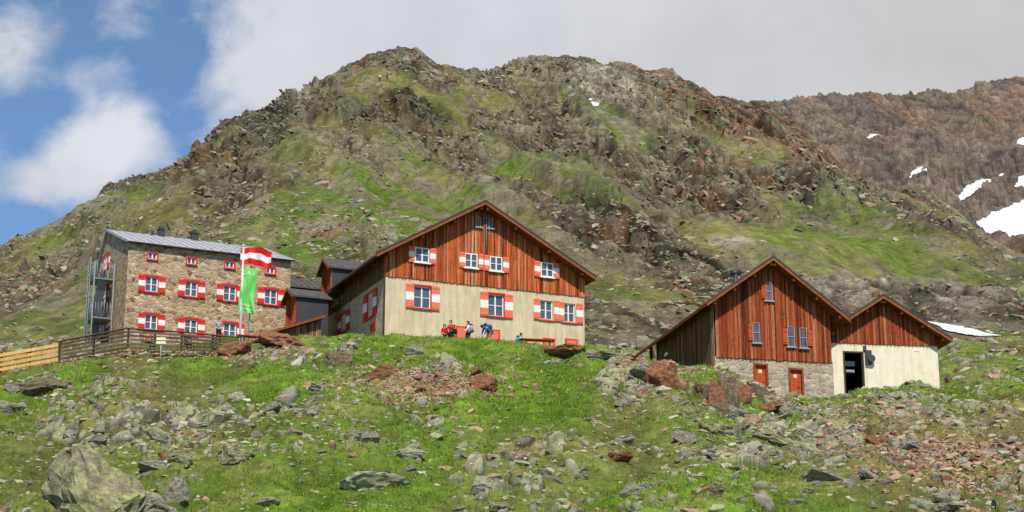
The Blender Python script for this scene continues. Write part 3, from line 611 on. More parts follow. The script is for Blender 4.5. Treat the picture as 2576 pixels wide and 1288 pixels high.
low=[(1062,748,44,56,(1030,20),(1095,20)),(1247,768,42,56,(1217,20),(1279,20)),(1374,780,34,48,(1350,16),(1399,13)),(1431,787,32,47,(1412,12),(1457,17))]
base_=[(1437,864,32,22),(1380,859,30,16),(1240,846,34,34),(1160,832,30,22)]
holes=[]
for q in low: a,b,w,h=rect(Fm,*q[:4]); holes.append((a-w/2,a+w/2,b-h/2,b+h/2))
mb=MB(FR); wallholes(mb,0,W,-4,vw,holes,.2); mb.build('front_wall','cream_render',hut)
mb=MB(); mb.box(.02,W-.001,.25,L,-4,vw+.2); mb.build('inner_wall','cream_render',hut)
eL=topline(tL,ap,tR,TH)
mb=MB(FR); boards(mb,-.04,W+.04,vw-.06,eL,.235,.03); mb.build('timber_gable','orange_timber',hut)
mb=MB(lambda a,b,c:(a,c,b)); mb.prism([(0,vw-.02),(W,vw-.02),(W,eL(W)-.02),(ap[0],eL(ap[0])-.02),(0,eL(0)-.02)],-.025,.24); mb.build('gable_wall','dark_timber',hut)
for x,y,wp_,hp,s1_,s2_ in low:
    a,b,w,h=rect(Fm,x,y,wp_,hp); sh=[]
    for sx,sw in (s1_,s2_): r=rect(Fm,sx,y,sw,hp); sh.append((r[0],r[2]))
    window(hut,FR,a,b,w-.02,h-.02,-.1,'red_paint' if x<1300 else None,'salmon_paint',sh,cs=.06,bars=1,st=.11)
for x,y,wp_,hp in base_:
    a,b,w,h=rect(Fm,x,y,wp_,hp); mb=MB(FR); mb.box(a-w/2,a+w/2,b-h/2-.8,b+h/2,.004,.07); o=mb.build('basement_shutter','red_paint',hut)
    mb=MB(FR); mb.box(a-w/2+.1,a+w/2-.1,b-h/2-.7,b+h/2-.1,.071,.085); mb.build('panel','salmon_paint',o)
for x,y,wp_,hp,s1_,s2_ in [(1060,643,36,37,(1034,15),(1087,15)),(1183,657,32,36,(1161,15),(1208,12)),(1246,665,31,36,(1223,13),(1271,15)),(1374,680,31,36,(1350,15),(1397,15))]:
    a,b,w,h=rect(Fm,x,y,wp_,hp); sh=[]
    for sx,sw in (s1_,s2_): r=rect(Fm,sx,y,sw,hp); sh.append((r[0],r[2]))
    window(hut,FR,a,b,w,h,.15,None,'white_paint',sh,cs=.115,bars=1,so=.12)
for x,y in ((1202,560),(1232,563)):
    a,b,w,h=rect(Fm,x,y,12,24); window(hut,FR,a,b,w,h,.14,None,'grey_steel',bars=0,mull=False,frame='grey_steel',ft=.04,so=.1)
eave_v=eL(0)-.02
mb=MB(SD); sw_h=[]
for x,y,wp_,hp in ((933,768,14,62),(866,812,13,46)):
    a,b,w,h=rect(Fm,x,y,wp_,hp,True); sw_h.append((a-w/2,a+w/2,b-h/2,b+h/2))
wallholes(mb,0,L,-4,vw,sw_h,.2); mb.build('side_wall','side_stone',hut)
for h in sw_h:
    a=(h[0]+h[1])/2; w=h[1]-h[0]; window(hut,SD,a,(h[2]+h[3])/2,w-.02,h[3]-h[2]-.02,-.1,'red_paint','red_paint',[(a-w*.85,w*.6),(a+w*.85,w*.6)],'red_paint',cs=.05,st=.12)
a,b,w,h=rect(Fm,940,822,12,18,True); mb=MB(SD); mb.box(a-w/2,a+w/2,b-h/2,b+h/2,.003,.06); mb.build('basement_shutter','red_paint',hut)
mb=MB(SD); boards(mb,-.04,L,vw-.06,lambda a:eave_v+.02,.235,.03); mb.build('side_cladding','grey_timber',hut)
a,b=Fm.side(848,752); window(hut,SD,a,b,.9,.8,.14,None,'white_paint',bars=0,so=.1)
mb=MB(); mb.tube([(tL[0]-.06,w0,tL[1]-.2),(tL[0]-.06,L,tL[1]-.2)],.08); mb.build('gutter','dark_metal',hut,True)
mb=MB(); mb.tube([(tL[0]-.06,-.2,tL[1]-.25),(tL[0]+.1,-.15,tL[1]-.6),(-.1,-.12,tL[1]-1.0),(-.1,-.12,-3)],.055); mb.build('downpipe','dark_metal',hut,True)
am,av=Fm.front(1221,525); am2,av2=Fm.front(1221,640)
mb=MB(); mb.tube([(am,-.2,av2),(am,-.2,av)],.03); mb.tube([(am-.25,-.2,av-.7),(am+.25,-.2,av-.7)],.02); mb.tube([(am+.2,-.2,av-.7),(am+.2,-.2,av-2.4)],.018); mb.build('antenna_mast','grey_steel',hut,True)
def gable_box(root,name,w_,wd,vb,ve,vr,u0,u1,back,front_mat):
    m_=w_+wd/2
    mb=MB(); mb.box(u0,u1,w_,w_+wd,vb,ve); mb.face([(u0,w_,ve),(u0,w_+wd,ve),(u0,m_,vr-.12)])
    o=mb.build(name,'dark_metal',root)
    vbf=max(vb,ve-1.8)
    mb=MB(SD); boards(mb,w_+.02,w_+wd-.02,vbf,lambda a:ve+(vr-.15-ve)*(1-abs(a-m_)/(wd/2)),.22,.02-u0); mb.build(name+'_front',front_mat,o)
    mb=MB(); ov=.22; t=.12; sl=(vr-ve)/(wd/2)
    for wa_ in (w_-ov,w_+wd+ov):
        vz=ve-ov*sl+.05
        mb.hexa([(u0-.35,wa_,vz),(u1+back,wa_,vz),(u1+back,m_,vr),(u0-.35,m_,vr),(u0-.35,wa_,vz+t),(u1+back,wa_,vz+t),(u1+back,m_,vr+t),(u0-.35,m_,vr+t)])
    mb.build(name+'_roof','roof_dark',o)
    mb=MB(SD)
    for wa_ in (w_-ov,w_+wd+ov):
        vz=ve-ov*sl+.05; mb.prism([(wa_,vz-.1),(m_,vr-.1),(m_,vr+.1),(wa_,vz+.1)],.36-u0,.40-u0)
    mb.build(name+'_verge','verge_wood',o)
    mb=MB(); uu=u0+.3
    while uu<u1: mb.box(uu-.02,uu+.02,w_-.03,w_-.002,max(vb,ve-3),ve-.02); uu+=.45
    mb.build('standing_seam','dark_metal',o)
    return o
gable_box(hut,'dormer',wA,2.3,tL[1]-.35,Fm.front(872,676,wA)[1],Fm.front(830,655,wA+1.15)[1],Fm.front(836,700,wA)[0],Fm.front(915,700,wA)[0],2.2,'orange_timber')
# ------------------------------------------------------------ shed and small buildings between the houses
Fx=Frame(738,850,124.5,23); tan_=empty('timber_annex',Fx.O,Fx.t,'narrow dark clad annex with a small gable facing left between stone house and main hut','building')
gable_box(tan_,'annex_body',0,2.4,-5,Fx.front(775,748)[1],Fx.front(744,731,1.2)[1],Fx.front(746,770)[0],Fx.front(826,770)[0],.3,'orange_timber')
Fl=Frame(668,852,121,23); shed=empty('timber_shed',Fl.O,Fl.t,'low brown timber shed with a sloping roof between the two big houses','shed')
p0=Fl.front(662,840); p1=Fl.front(812,796); tl=lambda a:np.interp(a,[p0[0],p1[0]],[p0[1],p1[1]])-.2
mb=MB(FR); boards(mb,0,p1[0]-.1,-3,tl,.2,.0,0); mb.build('wall','grey_timber',shed)
mb=MB(lambda a,b,c:(a,c,b)); mb.prism([(0,-3),(p1[0]-.1,-3),(p1[0]-.1,tl(p1[0]-.1)),(0,tl(0))],.01,3); mb.build('frame','dark_timber',shed)
mb=MB(lambda a,b,c:(a,c,b)); mb.prism([(p0[0],p0[1]-.16),(p1[0],p1[1]-.16),(p1[0],p1[1]),(p0[0],p0[1])],-.5,3.2); r=mb.build('roof','roof_dark',shed)
mb=MB(lambda a,b,c:(a,c,b)); mb.prism([(p0[0],p0[1]-.18),(p1[0],p1[1]-.18),(p1[0],p1[1]-.02),(p0[0],p0[1]-.02)],-.55,-.505); mb.build('verge_board','soffit_wood',r)
Fk=Frame(726,800,143,23); lk=empty('link_wing',Fk.O,Fk.t,'grey roofed connecting wing behind the dark annex beside the stone house','building')
b0=Fk.front(728,724)[1]; b1=Fk.front(740,706,2.5)[1]; aw=Fk.front(840,740)[0]
mb=MB(); mb.box(0,aw,0,6,-4,b0); mb.build('wall','dark_timber',lk)
mb=MB(); mb.hexa([(-.3,-.4,b0),(aw,-.4,b0),(aw,2.5,b1),(-.3,2.5,b1),(-.3,-.4,b0+.15),(aw,-.4,b0+.15),(aw,2.5,b1+.15),(-.3,2.5,b1+.15)]); mb.hexa([(-.3,2.5,b1),(aw,2.5,b1),(aw,6.2,b0),(-.3,6.2,b0),(-.3,2.5,b1+.15),(aw,2.5,b1+.15),(aw,6.2,b0+.15),(-.3,6.2,b0+.15)])
k=0.
while k<aw: mb.hexa([(k-.02,-.4,b0+.152),(k+.02,-.4,b0+.152),(k+.02,2.5,b1+.152),(k-.02,2.5,b1+.152),(k-.02,-.4,b0+.2),(k+.02,-.4,b0+.2),(k+.02,2.5,b1+.2),(k-.02,2.5,b1+.2)]); k+=.5
mb.build('roof','roof_dark',lk)
# ------------------------------------------------------------ stone house
Fs=Frame(311,850,124,25); Ws,_=Fs.front(731,700); ve=(Fs.front(312,606)[1]+Fs.front(731,654)[1])/2
dep=Fs.side(246,700)[0]; wa,va=Fs.side(268,586); wa=min(wa,dep*.72)
sh_=empty('stone_house',Fs.O,Fs.t,'three storey rubble stone hut with red and white shutters and metal roof on the left','house')
R1=[(384,644),(482,656),(578,666),(680,680)]; R2=[(381,715),(481,727),(578,738),(681,747)]; R3=[(380,810),(480,822),(578,832)]
holes=[]; wl=[]
for x,y in R1: a,b,w,h=rect(Fs,x,y,23,18); wl.append((a,b,w,h,[],.09))
for x,y in R2+R3:
    a,b,w,h=rect(Fs,x,y,33,39); s=[]
    for dx in (-25,26): r=rect(Fs,x+dx,y,17,40); s.append((r[0],r[2]))
    wl.append((a,b,w,h,s,.13))
for q in wl: holes.append((q[0]-q[2]/2,q[0]+q[2]/2,q[1]-q[3]/2,q[1]+q[3]/2))
mb=MB(FR); wallholes(mb,0,Ws,-5,ve,holes,.22); mb.build('front_wall','house_stone',sh_)
mb=MB(SD); mb.face([(0,-5,0),(dep,-5,0),(dep,ve,0),(wa,va-.12,0),(0,ve,0)]); mb.build('end_wall','house_stone',sh_)
mb=MB(); mb.box(.03,Ws-.001,.3,dep,-5,ve-.01); mb.build('inner_wall','house_stone',sh_)
mb=MB(SD); mb.face([(.3,ve-.02,-Ws),(dep,ve-.02,-Ws),(wa,va-.12,-Ws)]); mb.build('far_gable','house_stone',sh_)
for a,b,w,h,s,st in wl: window(sh_,FR,a,b,w-.02,h-.02,-.08,'red_paint','red_paint',s,'red_paint',cs=.05,bars=1 if h>.8 else 0,st=st)
for x,y in ((268,662),(266,748),(262,826)):
    a,b,w,h=rect(Fs,x,y,9,38,True); window(sh_,SD,a,b,min(w,1.1),h,.06,'red_paint','red_paint',[(a-.9,.5),(a+.9,.5)],'red_paint',cs=.03,so=.06)
sl=(va-ve)/wa; sb=(va-ve)/(dep-wa); ov=.28; ovb=.25; th=.14
mb=MB()
pf=(-ov,ve-ov*sl+.1); pr=(wa,va+.1); pb=(dep+ovb,ve-ovb*sb+.1)
for p,q in ((pf,pr),(pr,pb)):
    mb.hexa([(-.2,p[0],p[1]-th),(Ws+.15,p[0],p[1]-th),(Ws+.15,q[0],q[1]-th),(-.2,q[0],q[1]-th),(-.2,p[0],p[1]),(Ws+.15,p[0],p[1]),(Ws+.15,q[0],q[1]),(-.2,q[0],q[1])])
k=-.15
while k<Ws+.15:
    mb.hexa([(k-.025,pf[0],pf[1]+.002),(k+.025,pf[0],pf[1]+.002),(k+.025,pr[0],pr[1]+.002),(k-.025,pr[0],pr[1]+.002),(k-.025,pf[0],pf[1]+.05),(k+.025,pf[0],pf[1]+.05),(k+.025,pr[0],pr[1]+.05),(k-.025,pr[0],pr[1]+.05)]); k+=.6
rf=mb.build('roof','roof_metal',sh_)
mb=MB(); mb.tube([(-.2,pf[0]-.06,pf[1]-.1),(Ws+.15,pf[0]-.06,pf[1]-.1)],.05); mb.build('gutter','dark_metal',sh_,True)
for x,hw,hh_ in ((403,.22,.66),(487,.25,.66),(575,.1,.4),(381,.08,.36)):
    a,_=Fs.front(x,585,wa); mb=MB(); mb.box(a-hw,a+hw,wa-hw-.3,wa+hw-.3,va-.3,va+hh_*.65); mb.box(a-hw*1.25,a+hw*1.25,wa-hw*1.25-.3,wa+hw*1.25-.3,va+hh_*.65+.002,va+hh_*.74)
    if hw>.2:
        mb.box(a-.17,a-.03,wa-.42,wa-.2,va+hh_*.742,va+hh_*1.05); mb.box(a+.04,a+.17,wa-.42,wa-.2,va+hh_*.742,va+hh_*1.0)
    mb.build('chimney','dark_metal',rf)
# fire escape
vp=[Fs.side(262,700,-.8)[1],Fs.side(262,793,-.8)[1]]; wm_=Fs.side(284,700)[0]; hw_=.95; uo=-1.5
fo=empty('fire_escape',(0,0,0),0,None,None,None,sh_)
for z in vp: mb=MB(); mb.box(uo-.03,-.06,wm_-hw_,wm_+hw_,z-.1,z); mb.build('platform','stair_steel',fo)
for z in vp:
    mb=MB()
    for zz in (z+.35,z+.7,z+1.05): mb.tube([(-.1,wm_-hw_,zz),(uo,wm_-hw_,zz),(uo,wm_+hw_,zz),(-.1,wm_+hw_,zz)],.03)
    for k in range(8):
        u=-.1+(uo+.1)*k/7; mb.tube([(u,wm_-hw_,z),(u,wm_-hw_,z+1.05)],.024); mb.tube([(u,wm_+hw_,z),(u,wm_+hw_,z+1.05)],.024)
        ww=wm_-hw_+2*hw_*k/7; mb.tube([(uo,ww,z),(uo,ww,z+1.05)],.024)
    mb.build('railing','stair_steel',fo,True)
for (u,ww) in ((uo,wm_-hw_-.02),(uo,wm_+hw_+.02),(-.15,wm_-hw_-.02),(-.15,wm_+hw_+.02)):
    mb=MB(); mb.tube([(u,ww,-4),(u,ww,vp[0]+1.1)],.06); mb.build('post','stair_steel',fo,True)
for (z0_,z1_) in ((vp[1],vp[0]-.1),(vp[1]-3.2,vp[1]-.1)):
    mb=MB(); mb.tube([(uo,wm_-hw_-.02,z0_),(uo,wm_+hw_+.02,z1_)],.03); mb.build('cross_brace','stair_steel',fo,True)
mb=MB()
for s in (-.25,.25): mb.tube([(uo-.15,wm_+s,-3),(uo-.15,wm_+s,vp[0]+1.6)],.035)
z=-3
while z<vp[0]+1.5: mb.tube([(uo-.15,wm_-.25,z),(uo-.15,wm_+.25,z)],.02); z+=.3
mb.build('ladder','stair_steel',fo,True)
za,zb=vp[1],vp[0]
for (s0,s1,zA,zB) in ((.8,-.8,za,zb),(-.8,.8,za-3.2,za)):
    mb=MB(); mb.hexa([(-1.2,wm_+s0,zA),(-.6,wm_+s0,zA),(-.6,wm_+s1,zB-.14),(-1.2,wm_+s1,zB-.14),(-1.2,wm_+s0,zA+.12),(-.6,wm_+s0,zA+.12),(-.6,wm_+s1,zB-.01),(-1.2,wm_+s1,zB-.01)]); mb.build('stair','stair_steel',fo)
# ------------------------------------------------------------ barn
Fb=Frame(1804,945,112,13); Wb,_=Fb.front(2090,905); vb=(Fb.front(1806,889)[1]+Fb.front(2090,917)[1])/2
barn=empty('timber_barn',Fb.O,Fb.t,'reddish timber barn on a stone base with steep gable right of the main hut','barn')
w0b=-1.0; tLb=Fb.front(1778,760,w0b); apb=Fb.front(1945,645,w0b); tRb=Fb.front(2138,800,w0b)
Lb=Fb.side(1656,850)[0]; Lr=Fb.side(1590,874,tLb[0])[0]
roof_gable(barn,tLb,apb,tRb,w0b,Lr,.2)
eb=topline(tLb,apb,tRb,.2)
mb=MB(FR); boards(mb,-.04,Wb+.04,vb-.05,eb,.24,.03); mb.build('timber_gable','red_timber',barn)
mb=MB(lambda a,b,c:(a,c,b)); mb.prism([(0,vb-.02),(Wb,vb-.02),(Wb,eb(Wb)-.02),(apb[0],eb(apb[0])-.02),(0,eb(0)-.02)],-.02,.2); mb.build('gable_wall','dark_timber',barn)
drs=[(1914,947,30,60),(2003,968,31,78)]; holes=[]
for q in drs: a,b,w,h=rect(Fb,*q); holes.append((a-w/2,a+w/2,b-h/2-.3,b+h/2))
mb=MB(FR); wallholes(mb,-.12,Wb+.12,-5,vb,holes,.25,c=.0); mb.build('stone_base','barn_stone',barn)
mb=MB(); mb.box(-.115,Wb+.115,.3,Lb,-5,vb-.03); mb.face([(-.12,0,-5),(-.12,Lb,-5),(-.12,Lb,vb-.02),(-.12,0,vb-.02)]); mb.build('side_base','barn_stone',barn)
for h in holes:
    a0,a1,b0_,b1_=h; mb=MB(FR); n=5
    for k in range(n): mb.box(a0+.03+(a1-a0-.06)*k/n,a0+.03+(a1-a0-.06)*(k+1)/n-.01,b0_,b1_-.05,-.17,-.12-.01*(k%2))
    o=mb.build('door','door_wood',barn)
    mb=MB(FR); mb.box(a0-.09,a0+.03,b0_,b1_+.07,-.15,.05); mb.box(a1-.03,a1+.09,b0_,b1_+.07,-.15,.05); mb.box(a0+.03,a1-.03,b1_-.05,b1_+.07,-.15,.048); mb.build('door_frame','soffit_wood',o)
    mb=MB(FR); mb.box((a0+a1)/2-.1,(a0+a1)/2+.1,b1_-.5,b1_-.3,-.115,-.105); mb.build('door_notice','pale_sign',o)
    mb=MB(FR); mb.tube([(a1-.16,b1_-1.05,-.12),(a1-.16,b1_-1.05,-.05),(a1-.3,b1_-1.05,-.05)],.02); mb.build('handle','dark_metal',o)
eb_v=eb(0)-.02
mb=MB(SD); boards(mb,-.04,Lb,vb-.9,lambda a:eb_v+.02,.22,.03+.09,.25); mb.build('side_cladding','grey_timber',barn)
mb=MB(); mb.box(-.11,Wb,.2,Lb,vb-.03,eb_v); mb.build('inner_wall','dark_timber',barn)
for x,y,wp_,hp,s in ((1932,734,15,46,(1919,)),(1901,838,15,50,(1886,)),(1988,848,15,50,(1973,)),(2019,851,15,50,(2035,))):
    a,b,w,h=rect(Fb,x,y,wp_,hp); o=window(barn,FR,a,b,w+.08,h,.14,None,'grey_steel',bars=1,mull=False,frame='grey_steel',ft=.035,so=.1)
    for sx in s:
        r=rect(Fb,sx,y,11,hp*.8); mb=MB(FR); mb.box(r[0]-r[2]/2,r[0]+r[2]/2,b-h*.4,b+h*.4,.112,.16); mb.box(r[0]-r[2]/2+.03,r[0]+r[2]/2-.03,b-h*.3,b-h*.22,.16,.185); mb.box(r[0]-r[2]/2+.03,r[0]+r[2]/2-.03,b+h*.22,b+h*.3,.16,.185); mb.build('shutter','door_wood',o)
a,b=Fb.side(1677,891,-.2); mb=MB(SD); mb.box(a-.3,a+.3,b-.1,b+.1,.22,.25); mb.build('notice_board','white_paint',barn)
mb=MB(); mb.box(-.3,-.12,Lb+.9,Lb+1.08,-5,eb_v); mb.build('porch_post','dark_timber',barn)
a,b=Fb.front(1850,688,4.0); mb=MB(); mb.tube([(a,4,b-2),(a,4,b)],.16,10); mb.tube([(a-.32,4,b+.02),(a+.32,4,b+.1)],.2,10); mb.build('chimney_cowl','dark_metal',barn,True)
# ------------------------------------------------------------ annex
Fa=Frame(2092,990,117,9); Wa,_=Fa.front(2361,920); vq=(Fa.front(2100,861)[1]+Fa.front(2355,869)[1])/2
ann=empty('annex_house',Fa.O,Fa.t,'small pale rendered annex with brown timber gable at the far right','house')
w0a=-.8; tLa=Fa.front(2078,834,w0a); apa=Fa.front(2222,741,w0a); tRa=Fa.front(2396,852,w0a)
roof_gable(ann,tLa,apa,tRa,w0a,6.5,.18); ea=topline(tLa,apa,tRa,.18)
mb=MB(FR); boards(mb,-.03,Wa+.03,vq-.04,ea,.24,.03,.02); mb.build('timber_gable','red_timber',ann)
mb=MB(lambda a,b,c:(a,c,b)); mb.prism([(0,vq),(Wa,vq),(Wa,ea(Wa)-.02),(apa[0],ea(apa[0])-.02),(0,ea(0)-.02)],-.02,.2); mb.build('gable_wall','dark_timber',ann)
a,b,w,h=rect(Fa,2148,931,46,90); hole=(a-w/2,a+w/2,b-h/2-.4,b+h/2)
mb=MB(FR); wallholes(mb,0,Wa,-5,vq,[hole],.25); mb.build('front_wall','white_render',ann)
mb=MB(); mb.face([(0,0,-5),(0,6,-5),(0,6,vq+1),(0,0,vq+1)]); mb.face([(Wa,0,-5),(Wa,6,-5),(Wa,6,vq+.3),(Wa,0,vq+.3)]); mb.face([(0,6,-5),(Wa,6,-5),(Wa,6,vq),(0,6,vq)]); mb.build('side_wall','white_render',ann)
x0,x1,z0,z1=hole
mb=MB(FR); mb.face([(x0,z0,-.25),(x1,z0,-.25),(x1,z0,-2.5),(x0,z0,-2.5)]); mb.face([(x0,z1,-.25),(x1,z1,-.25),(x1,z1,-2.5),(x0,z1,-2.5)]); mb.face([(x0,z0,-2.5),(x1,z0,-2.5),(x1,z1,-2.5),(x0,z1,-2.5)]); mb.face([(x0,z0,-.25),(x0,z1,-.25),(x0,z1,-2.5),(x0,z0,-2.5)]); mb.face([(x1,z0,-.25),(x1,z1,-.25),(x1,z1,-2.5),(x1,z0,-2.5)])
dw=mb.build('doorway','dark_inside',ann)
mb=MB(FR); mb.box(x0-.08,x0+.02,z0,z1+.06,-.1,.03); mb.box(x1-.02,x1+.08,z0,z1+.06,-.1,.03); mb.box(x0+.02,x1-.02,z1-.02,z1+.06,-.1,.028); mb.build('door_frame','dark_timber',dw)
mb=MB(FR); mb.box(a-.35,a+.3,z1-.75,z1-.45,-.9,-.6); mb.tube([(a-.3,z1-1.1,-.7),(a+.25,z1-1.1,-.7)],.12,9); mb.build('winch','grey_steel',dw)
a,b=Fa.front(2183,900); mb=MB(FR); mb.box(a-.2,a+.2,b-.45,b+.45,.004,.2); mb.box(a-.3,a-.1,b+.46,b+.75,.004,.12); br=mb.build('cable_bracket','dark_metal',ann)
mb=MB(FR); mb.tube([(a+.15,b-.1,.2),(a+.15,b-.1,.32)],.24,12); mb.build('pulley','dark_metal',br)
a,b=Fa.front(2306,882); mb=MB(FR); mb.box(a-.16,a+.16,b-.05,b+.05,.004,.03); mb.build('notice_board','white_paint',ann)
# ------------------------------------------------------------ fences, wall
def fence(name,label,pts,nr,mat,postmat,hh_=.13,cap=False):
    tops=[Vector(at(x,yt,Y)) for x,yt,yb,Y in pts]; bots=[Vector(at(x,yb,Y)) for x,yt,yb,Y in pts]
    root=empty(name,bots[0],0,label,'fence'); B=bots[0]
    for k in range(nr):
        f=(k+.5)/nr; mb=MB()
        for i in range(len(pts)-1):
            p=bots[i].lerp(tops[i],f)-B; q=bots[i+1].lerp(tops[i+1],f)-B; d=(q-p).normalized(); n=Vector((d.y,-d.x,0)).normalized()*.035
            if n.y>0: n=-n
            z=Vector((0,0,hh_/2)); t=random.uniform(.4,1)
            mb.hexa([tuple(v) for v in (p-z,q-z,q-z+n,p-z+n,p+z,q+z,q+z+n,p+z+n)],0,t)
        mb.build('rail',mat,root)
    for i in range(len(pts)-1):
        n=max(1,round((bots[i+1]-bots[i]).length/1.7))
        for j in range(n+(1 if i==len(pts)-2 else 0)):
            p=bots[i].lerp(bots[i+1],j/n)-B; q=tops[i].lerp(tops[i+1],j/n)-B
            mb=MB(); mb.box(p.x-.06,p.x+.06,p.y+.03,p.y+.15,p.z-.7,q.z+.06); mb.build('post',postmat,root)
    if cap:
        mb=MB()
        for i in range(len(pts)-1):
            p=tops[i]-B;q=tops[i+1]-B; mb.hexa([tuple(v) for v in (p+Vector((0,-.09,.06)),q+Vector((0,-.09,.06)),q+Vector((0,.2,.06)),p+Vector((0,.2,.06)),p+Vector((0,-.09,.11)),q+Vector((0,-.09,.11)),q+Vector((0,.2,.11)),p+Vector((0,.2,.11)))],0,.9)
        mb.build('cap_rail',mat,root)
fence('plank_fence','new pale yellow plank fence along the path at the far left',[(-120,914,960,114.6),(0,888,936,115),(146,862,910,115.5)],4,'pale_timber','dark_timber',.2)
fence('terrace_railing','weathered dark board railing round the terrace before the stone house',[(148,862,908,115.6),(320,829,880,116),(455,838,884,116.8),(612,853,890,117.6)],5,'dark_timber','dark_timber',.125,True)
def lerp_pts(pts,x):
    X=[p[0] for p in pts]; return [np.interp(x,X,[p[k] for p in pts]) for k in (1,2,3)]
wl_pts=[(20,938,958,114.8),(160,908,935,115.2),(320,882,920,115.6),(455,886,918,116.3),(590,888,905,117)]
pos=[];szs=[];cs_=[]
for x in np.arange(20,590,5.5):
    yt,yb,Y=lerp_pts(wl_pts,x)
    y=yt
    while y<yb+6:
        p=at(x+random.uniform(-3,3),y,Y-.6-random.uniform(0,.35)-(y-yt)*.02); pos.append(p); szs.append(random.uniform(.12,.22)); cs_.append(random.choice(REDP+PAL[:3])*random.uniform(.65,1.)); y+=random.uniform(6,8.5)
tag(scatter('dry_stone_wall',pos,szs,cs_,tilt=.3,sink=0),'dry stone retaining wall of rusty rubble under the terrace railing','wall')
# ------------------------------------------------------------ flagpoles, flags, signpost
def pole(x,yt,yb,Y,r,mat,label):
    t=Vector(at(x,yt,Y)); b=Vector(at(x,yb,Y)); h=t.z-b.z; o=empty('flagpole',b,0,label,'flagpole')
    mb=MB(); mb.tube([(0,0,-1.5),(0,0,h*.5),(0,0,h)],r,10,r2=r*.7); mb.build('mast',mat,o,True)
    mb=MB(); mb.tube([(0,0,h),(0,0,h+.05),(0,0,h+.1)],r*1.3,10); mb.build('finial',mat,o,True)
    mb=MB(); mb.tube([(r+.02,0,.8),(r+.02,0,h-.1)],.01,5); mb.build('halyard','white_paint',o)
    return b,h
Yf=117.0
b1,h1_=pole(603,620,858,Yf,.06,'pole_white','tall white flagpole flying the red and white flag before the stone house')
b2,h2_=pole(625,672,858,Yf+.45,.045,'grey_steel','shorter grey flagpole holding the green banner')
def cloth(name,base,w,h,nx,nz,fn,mats,mf,label,cat):
    V=[];Fc=[];mi=[]
    for j in range(nz+1):
        for i in range(nx+1): V.append(fn(i/nx,j/nz))
    for j in range(nz):
        for i in range(nx):
            q=j*(nx+1)+i; Fc.append((q,q+1,q+nx+2,q+nx+1)); mi.append(mf((j+.5)/nz))
    me=bpy.data.meshes.new(name); me.from_pydata(V,[],Fc)
    for m_ in mats: me.materials.append(MT[m_])
    me.polygons.foreach_set('material_index',mi); me.polygons.foreach_set('use_smooth',[True]*len(mi))
    o=link(bpy.data.objects.new(name,me)); o.location=base; return tag(o,label,cat)
fa=Vector(at(606,622,Yf)); fw=Vector(at(687,622,Yf)).x-fa.x; fh=fa.z-Vector(at(606,667,Yf)).z
cloth('flag',fa,fw,fh,48,24,lambda s,t:(s*fw*.98-.05*math.sin(t*4)*s,.22*math.sin(s*9+t*1.8)*(.25+s)+.05*math.sin(s*19-t*3),-t*fh*(1-.05*math.sin(s*6))-.17*s*s-.08*math.sin(s*7.5+.6)*s-.03*math.sin(s*15+t)),['flag_red','flag_white'],lambda t:0 if t<.33 or t>.67 else 1,'waving red white red striped flag on the white flagpole','flag')
ga=Vector(at(607,674,Yf+.2)); gw=Vector(at(648,674,Yf+.2)).x-ga.x; gh=ga.z-Vector(at(607,789,Yf+.2)).z
def bw(s,t):
    fold=.14*math.sin(s*6+t*5+.5)+.06*math.sin(s*13-t*8)
    return (s*gw*(1-.10*math.sin(t*3.1))+.05*math.sin(t*6.5),-.16+fold*(.35+.65*t),-t*gh-.12*s*(1-t)+.06*math.sin(s*5)*t)
ban=cloth('banner',ga,gw,gh,28,50,bw,['banner_green'],lambda t:0,'long bright green banner with white lettering hanging below the flag','banner')
def text(body,size,s,t,parent,mat='lettering_pale'):
    cu=bpy.data.curves.new('lettering','FONT'); cu.body=body; cu.size=size; cu.align_x='CENTER'; cu.extrude=.004
    o=bpy.data.objects.new('lettering_source',cu); COL.objects.link(o); bpy.context.view_layer.update()
    me=bpy.data.meshes.new_from_object(o.evaluated_get(bpy.context.evaluated_depsgraph_get())); bpy.data.objects.remove(o)
    me.materials.clear(); me.materials.append(MT[mat])
    for v in me.vertices:
        x,y=v.co.x,v.co.y; ss=s+x/gw; tt=t-y/gh; q=bw(ss,tt); d=v.co.z; v.co=(q[0],q[1]-.022-d,q[2])
    r=bpy.data.objects.new('lettering',me); link(r,parent)
text('DAV',.42,.5,.16,ban); text('Sektion',.27,.5,.85,ban); text('Dresden',.26,.5,.945,ban)
p=Vector(at(403,912,113.6)); sp_=empty('signpost',p,0,'thin grey signpost with small pale arrow boards in front of the terrace railing','signpost')
H_=Vector(at(403,848,113.6)).z-p.z
mb=MB(); mb.tube([(0,0,-.5),(0,0,H_)],.045,8); mb.build('post','grey_steel',sp_,True)
for k,(zz,dr) in enumerate(((H_-.12,1),(H_-.36,-1))):
    mb=MB(lambda a,b,c:(a,c,b)); mb.prism([(-.28*dr,zz-.09),(.22*dr,zz-.09),(.34*dr,zz),(.22*dr,zz+.09),(-.28*dr,zz+.09)],-.085,-.055); mb.build('arrow_board','pale_sign',sp_)
